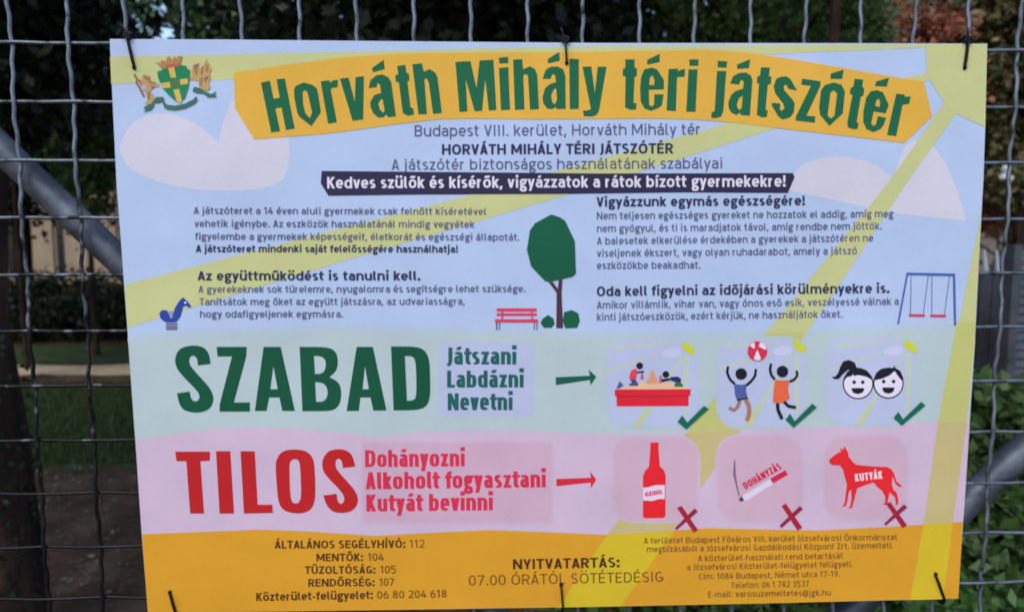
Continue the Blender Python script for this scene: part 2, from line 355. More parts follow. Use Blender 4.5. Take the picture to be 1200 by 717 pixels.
# sandbox pictogram
a = Art('sandbox_icon', 24); Z = (700, 385, 5.977)
for wd in (0,):
    a.add((222, 178, 148), zm([(150, 424), (200, 402), (300, 375), (480, 375), (600, 400), (640, 424)], *Z))
    a.add((204, 152, 112), zm([(345, 350), (365, 345), (365, 320), (385, 285), (405, 320), (405, 335), (420, 345), (420, 385), (345, 385)], *Z))
    a.add((205, 38, 55), zm([(122, 425), (652, 422), (650, 465), (638, 470), (638, 540), (135, 542), (133, 470), (122, 468)], *Z))
    a.add((170, 30, 50), zm([(133, 470), (638, 466), (638, 474), (133, 478)], *Z))
    a.add((214, 66, 88), zm([(245, 285), (275, 280), (278, 310), (272, 350), (250, 360), (222, 350), (228, 310)], *Z), 1)
    a.add(BK, zm([(275, 300), (325, 293), (325, 306), (275, 311)], *Z))
    a.add((72, 72, 124), zm([(228, 352), (265, 352), (285, 385), (285, 398), (222, 398), (222, 385), (242, 378)], *Z), 1)
    a.add((170, 90, 110), zm([(308, 308), (318, 308), (324, 350), (300, 352)], *Z))
    a.add(BK, zm([(445, 352), (510, 345), (510, 360), (450, 372)], *Z))
    a.add((42, 46, 92), zm([(508, 338), (560, 333), (585, 350), (582, 375), (550, 372), (515, 362)], *Z), 1)
    a.add((40, 110, 60), zm([(548, 372), (580, 375), (598, 390), (598, 404), (535, 404), (540, 385)], *Z), 1)
    a.add((180, 90, 150), zm([(437, 325), (447, 325), (447, 378), (430, 378)], *Z))
    a.add((72, 88, 140), zm([(132, 415), (155, 366), (182, 395), (150, 416)], *Z))
    a.add(BK, circle(700+295/5.977, 385+258/5.977, 22/5.977*1.05)); a.add(BK, circle(700+478/5.977, 385+318/5.977, 22/5.977*1.05))
a.build()
a = Art('ball_game_icon', 24); Z = (830, 385, 5.977)
def st(p, wd): return stroke(zm(p, *Z), wd/5.977)
a.add((150, 110, 110), chaikin(st([(222, 495), (205, 545), (180, 572), (143, 552)], 26), 1)); a.add((160, 112, 96), chaikin(st([(258, 490), (285, 545), (284, 600), (268, 645)], 30), 1))
a.add((76, 92, 152), zm([(180, 385), (225, 392), (270, 385), (262, 430), (275, 485), (200, 500), (185, 460)], *Z), 1)
a.add(BK, zm([(196, 494), (276, 480), (276, 490), (200, 504)], *Z))
for p in ([(137, 262), (130, 305), (148, 350), (185, 388)], [(332, 280), (326, 330), (300, 365), (264, 396)], [(438, 243), (430, 285), (440, 325), (465, 355)], [(566, 370), (600, 355), (622, 325), (616, 293)]): a.add(BK, chaikin(st(p, 18), 1))
a.add(BK, chaikin(st([(483, 515), (485, 565), (515, 632)], 24), 1)); a.add(BK, chaikin(st([(525, 505), (558, 540), (612, 550)], 22), 1))
a.add((212, 98, 62), zm([(465, 355), (515, 362), (566, 358), (555, 420), (570, 490), (520, 512), (500, 522), (450, 515), (455, 430)], *Z), 1)
a.add(BK, circle(830+228/5.977, 385+315/5.977, 40/5.977)); a.add(BK, circle(830+517/5.977, 385+298/5.977, 40/5.977))
a.add((202, 48, 76), circle(830+342/5.977, 385+156/5.977, 69/5.977))
for q in ([(340, 142), (315, 212), (342, 222), (368, 213)], [(322, 142), (288, 118), (300, 103), (322, 93)], [(350, 124), (360, 92), (392, 108), (405, 135), (398, 147)]): a.add((214, 208, 226), zm(q, *Z), 1)
a.build()
a = Art('smiling_faces_icon', 24); Z = (960, 385, 5.977)
def cz(x, y, r): return circle(960+x/5.977, 385+y/5.977, r/5.977, 36)
a.add(BK, cz(270, 385, 108)); a.add((212, 208, 228), cz(270, 385, 99))
a.add(BK, cz(482, 382, 107)); a.add((212, 208, 228), cz(482, 382, 98))
a.add(BK, zm([(166, 375), (172, 340), (195, 300), (230, 275), (280, 272), (330, 290), (365, 335), (373, 362), (330, 335), (270, 323), (240, 330), (233, 315), (226, 330), (190, 338)], *Z), 1)
a.add(BK, zm([(262, 275), (245, 235), (205, 217), (165, 228), (145, 265), (130, 310), (110, 335), (84, 335), (105, 353), (135, 350), (160, 320), (200, 285), (230, 292)], *Z), 1)
a.add(BK, zm([(379, 362), (395, 310), (430, 280), (480, 271), (518, 274), (522, 250), (530, 274), (565, 295), (586, 345), (587, 372), (560, 345), (525, 295), (490, 325), (440, 348)], *Z))
for x, y in ((242, 373), (302, 373), (448, 368), (517, 368)): a.add(BK, cz(x, y, 12.5))
for q in ([(220, 414), (314, 414), (303, 443), (268, 456), (233, 445)], [(434, 410), (527, 410), (512, 442), (481, 453), (450, 443)]): a.add(BK, zm(q, *Z), 1)
a.build()
# bottle, cigarette, dog
a = Art('bottle_icon', 22); Z = (700, 500, 4.615)
a.add((212, 38, 48), zm([(286, 84), (330, 82), (331, 130), (338, 212), (360, 232), (369, 262), (368, 480), (355, 491), (258, 492), (246, 484), (246, 265), (258, 236), (278, 215), (285, 130)], *Z))
a.add((214, 196, 220), zm([(246, 327), (275, 324), (310, 314), (364, 312), (364, 388), (330, 388), (300, 398), (246, 396)], *Z))
a.build()
a = Art('cigarette_icon', 22); Z = (850, 500, 5.217)
a.add((206, 196, 222), zm([(103, 420), (270, 318), (290, 348), (122, 452)], *Z))
a.add((196, 36, 72), zm([(272, 315), (365, 262), (382, 290), (292, 342)], *Z))
a.add((80, 66, 92), zm([(80, 440), (97, 420), (112, 447), (95, 457)], *Z))
a.add((120, 100, 136), zm([(52, 198), (59, 203), (63, 290), (72, 350), (88, 420), (80, 422), (62, 350), (46, 290)], *Z))
a.build()
shape('dog_icon', 22, (214, 40, 48), zm([(632, 200), (655, 180), (690, 155), (706, 150), (697, 125), (718, 140), (726, 115), (738, 138), (748, 150), (752, 180), (780, 215), (800, 230), (900, 240), (985, 243), (1012, 255), (1028, 280), (1045, 332), (1078, 358), (1066, 368), (1040, 350), (1020, 300), (1016, 350), (1024, 378), (1046, 402), (1055, 440), (1055, 470), (1035, 480), (1041, 460), (1033, 425), (1002, 398), (995, 440), (985, 475), (962, 474), (976, 455), (974, 420), (955, 388), (925, 365), (905, 338), (860, 352), (805, 374), (795, 410), (782, 460), (775, 490), (750, 499), (764, 475), (770, 430), (766, 380), (752, 400), (745, 450), (736, 480), (710, 489), (727, 465), (735, 400), (742, 350), (727, 300), (718, 262), (700, 235), (650, 232), (635, 217)], 850, 500, 5.217))
# tree, bushes, bench, spring horse, swing
a = Art('tree_icon', 16); Z = (400, 220, 3.983)
a.add((74, 48, 66), zm([(1003, 655), (1005, 490), (968, 440), (987, 440), (1010, 472), (1015, 430), (1032, 428), (1028, 490), (1035, 655)], *Z))
a.add((24, 87, 65), zm([(980, 125), (1020, 138), (1045, 155), (1090, 250), (1095, 400), (1080, 415), (970, 440), (950, 435), (885, 365), (866, 290), (880, 200), (905, 165)], *Z))
a.add((24, 87, 65), zm([(965, 593), (990, 610), (995, 635), (980, 653), (945, 653), (930, 630), (940, 610)], *Z)); a.add((24, 87, 65), zm([(1040, 580), (1075, 570), (1105, 585), (1113, 620), (1100, 653), (1045, 655), (1033, 620)], *Z)); a.build()
a = Art('bench_icon', 16); RB = (206, 58, 88)
def q4(x0, y0, x1, y1): return zm([(x0, y0), (x1, y0), (x1, y1), (x0, y1)], *Z)
for x0, x1 in ((722, 729), (736, 741), (898, 903), (911, 916)): a.add((96, 92, 118), q4(x0, 628, x1, 664), up=False)
a.step += 1
for r in ((748, 562, 755, 620), (887, 562, 893, 620)): a.add((176, 50, 84), q4(*r), up=False)
a.step += 1
for r in ((725, 562, 912, 577), (725, 585, 912, 597), (717, 613, 918, 628)): a.add(RB, q4(*r), up=False)
a.build()
a = Art('spring_horse_icon', 16); Z = (130, 220, 3.983)
a.add((48, 66, 150), zm([(337, 510), (358, 530), (375, 550), (370, 562), (350, 550), (338, 555), (325, 600), (305, 628), (255, 628), (232, 610), (226, 585), (240, 570), (262, 572), (272, 590), (290, 590), (300, 560), (318, 530)], *Z), 1)
a.add((140, 142, 186), zm([(268, 577), (290, 574), (290, 605), (278, 609)], *Z)); a.add((205, 210, 230), circle(130+348/3.983, 220+536/3.983, 1.3, 10))
for y in (632, 644, 655): a.add((88, 84, 112), q4(257, y, 310, y+7), up=False)
a.build()
a = Art('swing_icon', 16); Z = (940, 210, 3.985)
def st(p, wd): return stroke(zm(p, *Z), wd/3.985)
for p in ([(508, 448), (505, 632)], [(588, 448), (565, 632)], [(605, 448), (605, 634)], [(688, 450), (663, 634)]): a.add((84, 94, 140), st(p, 3), up=False)
a.step += 1
for p in ([(497, 635), (572, 636)], [(597, 637), (671, 638)]): a.add((200, 56, 88), st(p, 12), up=False)
a.step += 1
a.add((62, 92, 168), st([(490, 443), (447, 676)], 8)); a.add((62, 92, 168), st([(708, 446), (713, 682)], 10)); a.add((62, 92, 168), st([(486, 441), (713, 446)], 11)); a.build()
# coat of arms
a = Art('coat_of_arms', 16); Z = (150, 55, 8.967)
GO = (176, 146, 98); GO2 = (136, 106, 92)
a.add(GO2, stroke(zm([(66, 290), (95, 340), (92, 385), (125, 430), (150, 490), (172, 525)], *Z), 2.6))
a.add(GO, zm([(150, 300), (185, 290), (240, 315), (235, 350), (260, 390), (330, 395), (328, 420), (262, 435), (235, 470), (275, 520), (285, 570), (245, 600), (190, 610), (178, 590), (215, 560), (200, 520), (180, 470), (195, 430), (150, 400), (120, 360), (150, 350)], *Z))
a.add(GO2, zm([(160, 310), (225, 320), (235, 345), (190, 350)], *Z)); a.add((176, 160, 190), zm([(130, 405), (185, 395), (200, 440), (160, 470)], *Z))
a.add(GO, zm([(645, 350), (675, 300), (668, 260), (690, 190), (725, 182), (750, 165), (745, 215), (775, 240), (800, 185), (832, 122), (840, 170), (862, 180), (858, 215), (885, 238), (862, 280), (870, 340), (850, 380), (868, 430), (840, 465), (800, 455), (770, 440), (740, 440), (752, 400), (735, 355), (700, 350)], *Z))
a.add(GO2, zm([(690, 200), (740, 180), (745, 215), (700, 240)], *Z)); a.add(GO2, zm([(800, 330), (850, 300), (850, 330), (810, 380)], *Z))
for q in ([(95, 335), (135, 352), (150, 420), (120, 380)], [(215, 345), (300, 385), (300, 400), (215, 372)], [(210, 470), (235, 475), (225, 560), (205, 555)], [(245, 400), (285, 425), (250, 445)]): a.add((146, 112, 84), zm(q, *Z), up=False)
for q in ([(700, 235), (735, 225), (730, 300), (705, 290)], [(770, 220), (800, 200), (790, 290), (765, 300)], [(760, 330), (790, 320), (780, 420), (750, 410)], [(820, 180), (845, 200), (840, 280), (822, 260)]): a.add((150, 116, 82), zm(q, *Z), up=False)
a.step += 1.5
a.add((36, 122, 84), zm([(310, 262), (345, 255), (420, 220), (520, 205), (560, 195), (615, 205), (625, 240), (655, 245), (650, 330), (640, 420), (600, 540), (545, 590), (500, 570), (430, 510), (370, 440), (320, 330)], *Z))
for q in ([(425, 225), (490, 215), (510, 325), (455, 330)], [(480, 455), (540, 445), (572, 580), (540, 590), (520, 580)], [(350, 385), (440, 370), (455, 430), (365, 440)], [(548, 345), (630, 335), (635, 390), (555, 405)]): a.add((198, 168, 88), zm(q, *Z), up=False)
a.step += 1
a.add((78, 112, 72), circle(150+500/8.967, 55+388/8.967, 50/8.967, 12))
a.add((164, 124, 88), zm([(295, 160), (330, 170), (350, 185), (345, 145), (385, 150), (395, 175), (420, 100), (450, 115), (470, 150), (490, 100), (520, 130), (530, 100), (575, 100), (545, 205), (360, 235)], *Z))
a.add((178, 92, 72), zm([(400, 195), (545, 175), (540, 205), (405, 225)], *Z))
RG = (58, 104, 88)
for q in ([(165, 690), (190, 660), (165, 640), (220, 612), (270, 590), (282, 610), (250, 660)], [(255, 590), (300, 530), (375, 530), (385, 560), (320, 592)], [(360, 580), (380, 570), (410, 610), (500, 620), (600, 600), (690, 555), (720, 520), (735, 560), (700, 600), (600, 650), (480, 670), (390, 650)], [(680, 470), (700, 420), (760, 440), (830, 480), (880, 500), (935, 470), (915, 510), (940, 530), (840, 530), (800, 495), (720, 485)]): a.add(RG, zm(q, *Z), up=False)
a.build()

# --- type: every letter is drawn from strokes on its own skeleton (units: cap height = 1)
def sup(cx_, cy_, rx, ry, a0, a1, pw):
    n_ = max(3, int(abs(a1-a0)/18)); out = []
    for i in range(n_+1):
        a = math.radians(a0+(a1-a0)*i/n_); c_, s_ = math.cos(a), math.sin(a)
        out.append((cx_+rx*math.copysign(abs(c_)**(2/pw), c_), cy_+ry*math.copysign(abs(s_)**(2/pw), s_)))
    return out
GW = dict(zip("abcdefghijklmnopqrstuvwxyz", [.74, .82, .66, .82, .77, .50, .76, .82, .38, .38, .72, .42, 1.24, .82, .82, .82, .82, .56, .66, .54, .81, .70, 1.08, .68, .70, .66]))
GW.update(dict(zip("ABCDEFGHIJKLMNOPQRSTUVWXYZ", [.82, .85, .79, .90, .75, .71, .87, .93, .40, .44, .82, .69, 1.12, .95, .96, .82, .96, .84, .77, .76, .90, .80, 1.1, .78, .77, .76])))
GW.update({c: .78 for c in '0123456789'}); GW.update({'1': .58, '.': .34, ',': .34, ':': .36, '-': .48, '!': .36, ' ': .36, '@': 1.15})
ACC = {'á': 'aA', 'é': 'eA', 'í': 'iA', 'ó': 'oA', 'ú': 'uA', 'ö': 'oD', 'ü': 'uD', 'ő': 'oH', 'ű': 'uH', 'Á': 'AA', 'É': 'EA', 'Í': 'IA', 'Ó': 'OA', 'Ú': 'UA', 'Ö': 'OD', 'Ü': 'UD', 'Ő': 'OH', 'Ű': 'UH'}
def glyph(ch, h, hh, cw, X, pw):
    """returns (list of pieces, advance); piece = ('s', polyline) or ('q', quad). h half stem, hh half horizontal"""
    acc = None
    if ch in ACC: ch, acc = ACC[ch]
    w_ = GW[ch]*cw + max(0, h-.07)*.35; sb = (.075 if ch.islower() or ch.isdigit() else .085)*cw**.5 - max(0, h-.07)*.55
    l = sb+h; r = w_-sb-h; m = (l+r)/2; rx = (r-l)/2; out = []
    S_ = lambda *p: out.append(('s', list(p)))
    E_ = lambda cx_, cy_, rx_, ry_, a0, a1: sup(cx_, cy_, rx_, ry_, a0, a1, pw)
    def D(x0, y0, x1, y1, k=1.0):
        hx = h*k*math.hypot(x1-x0, y1-y0)/abs(y1-y0)
        out.append(('q', [(x0-hx, y0), (x0+hx, y0), (x1+hx, y1), (x1-hx, y1)]))
    V_ = lambda x, y0, y1: out.append(('q', [(x-h, y0), (x+h, y0), (x+h, y1), (x-h, y1)]))
    H_ = lambda y, x0, x1: out.append(('q', [(x0, y-hh), (x1, y-hh), (x1, y+hh), (x0, y+hh)]))
    DX = lambda x0, x1: None
    ryX = X/2-hh; XT = X-hh; CT = 1-hh; le = l-h; re = r+h
    if ch == 'o': out.append(('s', E_(m, X/2, rx, ryX, 0, 360)))
    elif ch == 'O': out.append(('s', E_(m, .5, rx, .5-hh, 0, 360)))
    elif ch == '0': out.append(('s', E_(m, .5, rx, .5-hh, 0, 360)))
    elif ch == 'Q': out.append(('s', E_(m, .5, rx, .5-hh, 0, 360))); D(r, -.1, m, .2)
    elif ch in 'cC':
        t = X if ch == 'c' else 1; out.append(('s', E_(m, t/2, rx, t/2-hh, 48, 312)))
    elif ch == 'e': out.append(('s', E_(m, X/2, rx, ryX, 0, 318))); H_(X*.49, l, re)
    elif ch == 'a':
        ry = X*.3; out.append(('s', E_(m-.01, XT-ry, rx, ry, 148, 0)+[(r, 0)])); yb = X*.58
        out.append(('s', [(r, yb), (m, yb)]+E_(m, (yb+hh)/2, m-l, (yb-hh)/2, 90, 270)+[(m+.02, hh), (r, hh+.09)]))
    elif ch in 'bdpq':
        st = l if ch in 'bp' else r; V_(st, 0 if ch in 'bd' else -.27, 1 if ch in 'bd' else X); out.append(('s', E_(m, X/2, rx, ryX, 0, 360)))
    elif ch == 'g':
        out.append(('s', E_(m-.02, X*.66, rx*.86, X*.34-hh, 0, 360))); out.append(('s', E_(m, -.10, rx, .15, 0, 360)))
        out.append(('s', [(l+.03, X*.40), (l+.0, X*.26), (m-.04, .10), (r-.05, .045)])); H_(XT, m, re+.05)
    elif ch in 'hn':
        V_(l, 0, 1 if ch == 'h' else X); ry = X*.32; out.append(('s', E_(m, XT-ry, rx, ry, 165, 0)+[(r, 0)]))
    elif ch == 'm':
        V_(l, 0, X); q = (r-l)/4; ry = X*.30
        out.append(('s', E_(l+q, XT-ry, q, ry, 165, 0)+[(l+2*q, 0)])); out.append(('s', E_(l+3*q, XT-ry, q, ry, 165, 0)+[(r, 0)]))
    elif ch == 'u':
        V_(r, 0, X); ry = X*.32; out.append(('s', [(l, X)]+E_(m, hh+ry, rx, ry, 180, 345)))
    elif ch == 'r':
        V_(l, 0, X); out.append(('s', E_(r+.02, XT-X*.34, r+.02-l, X*.34, 180, 95)))
    elif ch in 'sS':
        t = X if ch == 's' else 1; y1 = t*.5+(t*.5-hh)/2; ry = (t*.5-hh)/2; y0 = t*.5-ry
        out.append(('s', E_(m, y1, rx*.97, ry, 38, 180)+[(l+.02, y1-ry*.45), (m-.03, t*.5+.03), (m+.03, t*.5-.03), (r-.02, y0+ry*.45)]+E_(m, y0, rx, ry, 0, -142)))
    elif ch == 't':
        x = l+.07*cw; out.append(('s', [(x, X+.20)]+E_(x+.17*cw, hh+.16, .17*cw, .16, 180, 285))); H_(XT, x-h-.10*cw, x+h+.16*cw)
    elif ch == 'f':
        x = l+.07*cw; out.append(('s', [(x, 0)]+E_(x+.19*cw, 1-hh-.2+.02, .19*cw, .2, 180, 80))); H_(XT, x-h-.10*cw, x+h+.14*cw)
    elif ch in 'ij':
        x = m
        if ch == 'i': V_(x, 0, X)
        else: out.append(('s', [(x, X), (x, -.05), (x-.04, -.18), (x-.17*cw, -.25)]))
        if not acc: out.append(('q', [(x-h*1.15, .88), (x+h*1.15, .88), (x+h*1.15, .88+h*2.2), (x-h*1.15, .88+h*2.2)]))
    elif ch == 'l': out.append(('s', [(l, 1)]+E_(l+.13*cw, hh+.13, .13*cw, .13, 180, 282)))
    elif ch == 'k': V_(l, 0, 1); D(l+.06, X*.40, r, X); D(r+.01, 0, l+(r-l)*.38, X*.56)
    elif ch == 'v': D(m, 0, l-.02, X); D(m, 0, r+.02, X)
    elif ch == 'y': D(m, 0, l-.02, X); D(m-.11*cw, -.27, r+.02, X); 
    elif ch == 'w':
        q = (r-l)/4
        for a, b_ in ((0, 1), (2, 1), (2, 3), (4, 3)): D(l+q*b_, 0, l+q*a, X, .9)
    elif ch == 'x': D(l, 0, r, X); D(r, 0, l, X)
    elif ch == 'z': H_(XT, le, re); H_(hh, le, re); D(l+.03, hh, r-.03, XT)
    elif ch == 'A': D(l-.02, 0, m, 1); D(r+.02, 0, m, 1); H_(.27, l+rx*.3, r-rx*.3)
    elif ch in 'BPR':
        V_(l, 0, 1); yb = .47 if ch != 'B' else .52; ry = (CT-yb)/2
        out.append(('s', [(l, CT), (m, CT)]+E_(m, CT-ry, r-m-(.02 if ch == 'B' else 0), ry, 90, -90)+[(l, yb)]))
        if ch == 'B': ry = (yb-hh)/2; out.append(('s', [(l, yb), (m, yb)]+E_(m, hh+ry, r-m, ry, 90, -90)+[(l, hh)]))
        if ch == 'R': D(r+.02, 0, m, yb)
    elif ch == 'D': V_(l, 0, 1); out.append(('s', [(l, CT), (l+rx*.6, CT)]+E_(l+rx*.6, .5, r-l-rx*.6, .5-hh, 90, -90)+[(l, hh)]))
    elif ch in 'EFL':
        V_(l, 0, 1)
        if ch != 'F': H_(hh, l, re)
        if ch != 'L': H_(CT, l, re); H_(.52, l, re-.05)
    elif ch == 'G': out.append(('s', E_(m, .5, rx, .5-hh, 50, 335))); V_(r, .1, .5); H_(.5-hh, m, re)
    elif ch == 'H': V_(l, 0, 1); V_(r, 0, 1); H_(.5, l, r)
    elif ch == 'I': V_(m, 0, 1)
    elif ch == 'J': out.append(('s', [(r, 1), (r, .2), (r-.05, .04), (r-.2*cw, -.06)]))
    elif ch == 'K': V_(l, 0, 1); D(l+.05, .42, r, 1); D(r+.01, 0, l+(r-l)*.3, .6)
    elif ch == 'M': V_(l, 0, 1); V_(r, 0, 1); D(m, .18, l+.01, 1, .9); D(m, .18, r-.01, 1, .9)
    elif ch == 'N': V_(l, 0, 1); V_(r, 0, 1); D(r, 0, l, 1)
    elif ch == 'T': V_(m, 0, 1); H_(CT, le-.03, re+.03)
    elif ch == 'U': ry = .3; out.append(('s', [(l, 1)]+E_(m, hh+ry, rx, ry, 180, 360)+[(r, 1)]))
    elif ch == 'V': D(m, 0, l-.02, 1); D(m, 0, r+.02, 1)
    elif ch == 'W':
        q = (r-l)/4
        for a, b_ in ((0, 1), (2, 1), (2, 3), (4, 3)): D(l+q*b_, 0, l+q*a, 1, .9)
    elif ch == 'X': D(l, 0, r, 1); D(r, 0, l, 1)
    elif ch == 'Y': V_(m, 0, .42); D(m, .30, l-.03, 1, .92); D(m, .30, r+.03, 1, .92)
    elif ch == 'Z': H_(CT, le, re); H_(hh, le, re); D(l+.03, hh, r-.03, CT)
    elif ch == '1': V_(m+.06, 0, 1); D(m-.15*cw, .74, m+.03, 1)
    elif ch == '2': out.append(('s', E_(m, .72, rx, .28-hh, 155, -10)+[(r-.1, .45), (l+.03, hh)])); H_(hh, le, re)
    elif ch == '3': out.append(('s', E_(m, .76, rx*.9, .24-hh, 140, -90))); out.append(('s', E_(m, .27+hh/2, rx, .27-hh/2, 90, -145)))
    elif ch == '4': V_(r-.12*cw, 0, .62); D(l-.02, .27, m+.02, 1); H_(.27, le-.03, re+.03)
    elif ch == '5': H_(CT, l, re-.03); V_(l, .5, 1); out.append(('s', [(l, .55), (m, .6)]+E_(m-.02, .31, r-m+.02, .29, 90, -140)))
    elif ch == '6': out.append(('s', E_(m, .32, rx, .32-hh, 0, 360))); out.append(('s', [(l, .32), (l+.03, .6), (m-.05, .85), (r-.1, CT)]))
    elif ch == '7': H_(CT, le, re); D(m-.12*cw, 0, r-.01, CT)
    elif ch == '8': out.append(('s', E_(m, .75, rx*.86, .25-hh, 0, 360))); out.append(('s', E_(m, .27, rx, .27-hh, 0, 360)))
    elif ch == '9': out.append(('s', E_(m, .68, rx, .32-hh, 0, 360))); out.append(('s', [(r, .68), (r-.03, .4), (m+.05, .15), (l+.1, hh)]))
    elif ch in '.:!,':
        k = h*1.2
        if ch == ',': D(m-.07, -.16, m, .16, 1)
        else: out.append(('q', [(m-k, 0), (m+k, 0), (m+k, 2*k), (m-k, 2*k)]))
        if ch == ':': out.append(('q', [(m-k, X-2*k), (m+k, X-2*k), (m+k, X), (m-k, X)]))
        if ch == '!': V_(m, 2*k+.12, 1)
    elif ch == '-': H_(.35, le+.02, re-.02)
    elif ch == '@': out.append(('s', E_(m, .38, rx, .5, -50, 300))); out.append(('s', E_(m, .36, rx*.42, .22, 0, 360))); V_(m+rx*.42, .16, .58)
    if acc:
        t = (X if ch.islower() else 1)+.09
        if acc == 'A': D(m-.03*cw, t, m+.10*cw, t+.2)
        if acc == 'H': D(m-.15*cw, t, m-.06*cw, t+.2); D(m+.08*cw, t, m+.17*cw, t+.2)
        if acc == 'D':
            k = h*1.05
            for x in (m-.16*cw-.02, m+.16*cw+.02): out.append(('q', [(x-k, t+.02), (x+k, t+.02), (x+k, t+.02+2*k), (x-k, t+.02+2*k)]))
    return out, w_
def offset_strip(p, h, hh):
    closed = math.hypot(p[0][0]-p[-1][0], p[0][1]-p[-1][1]) < 1e-4
    if closed: p = p[:-1]
    n_ = len(p); L = []; R = []
    for i in range(n_):
        a = p[i-1] if (closed or i) else p[0]; b_ = p[(i+1) % n_] if (closed or i < n_-1) else p[-1]
        dx, dy = b_[0]-a[0], b_[1]-a[1]; q = math.hypot(dx, dy) or 1
        nx, ny = -dy/q*h, dx/q*hh
        L.append((p[i][0]+nx, p[i][1]+ny)); R.append((p[i][0]-nx, p[i][1]-ny))
    qs = [(L[i], L[(i+1) % n_], R[(i+1) % n_], R[i]) for i in range(n_ if closed else n_-1)]
    return qs
def text_line(text, x0, y0, x1, y1, cap, color, h=.065, hh=.058, cw=1.0, X=.765, pw=2.35, track=0.0, layer=22, name='text_line'):
    pieces = []; x = 0
    for ch in text:
        out, adv = glyph(ch, h, hh, cw, X, pw)
        for k, (kind, p) in enumerate(out):
            qs = [p] if kind == 'q' else offset_strip(p, h, hh)
            for q in qs: pieces.append(([(x+a, b_) for a, b_ in q], k))
        x += adv+track
    lo = min(a for q, _ in pieces for a, _b in q); hi = max(a for q, _ in pieces for a, _b in q)
    L = math.hypot(x1-x0, y1-y0); ux, uy = (x1-x0)/L, (y1-y0)/L; s = L/(hi-lo)
    vs = []; fs = []
    for q, k in pieces:
        b0 = len(vs)
        for a, b_ in q:
            a_ = (a-lo)*s; t = b_*cap; vs.append(P(x0+ux*a_+uy*t, y0+uy*a_-ux*t, layer+k*.35))
        fs.append((b0, b0+1, b0+2, b0+3) if (vs[b0+1]-vs[b0]).cross(vs[b0+2]-vs[b0]).y < 0 else (b0+3, b0+2, b0+1, b0))
    return link(name, mesh(name, vs, fs, [ink(color)]), sign)
TX = (80, 84, 124); TB = (44, 48, 84)
N = .004; Bd = .022
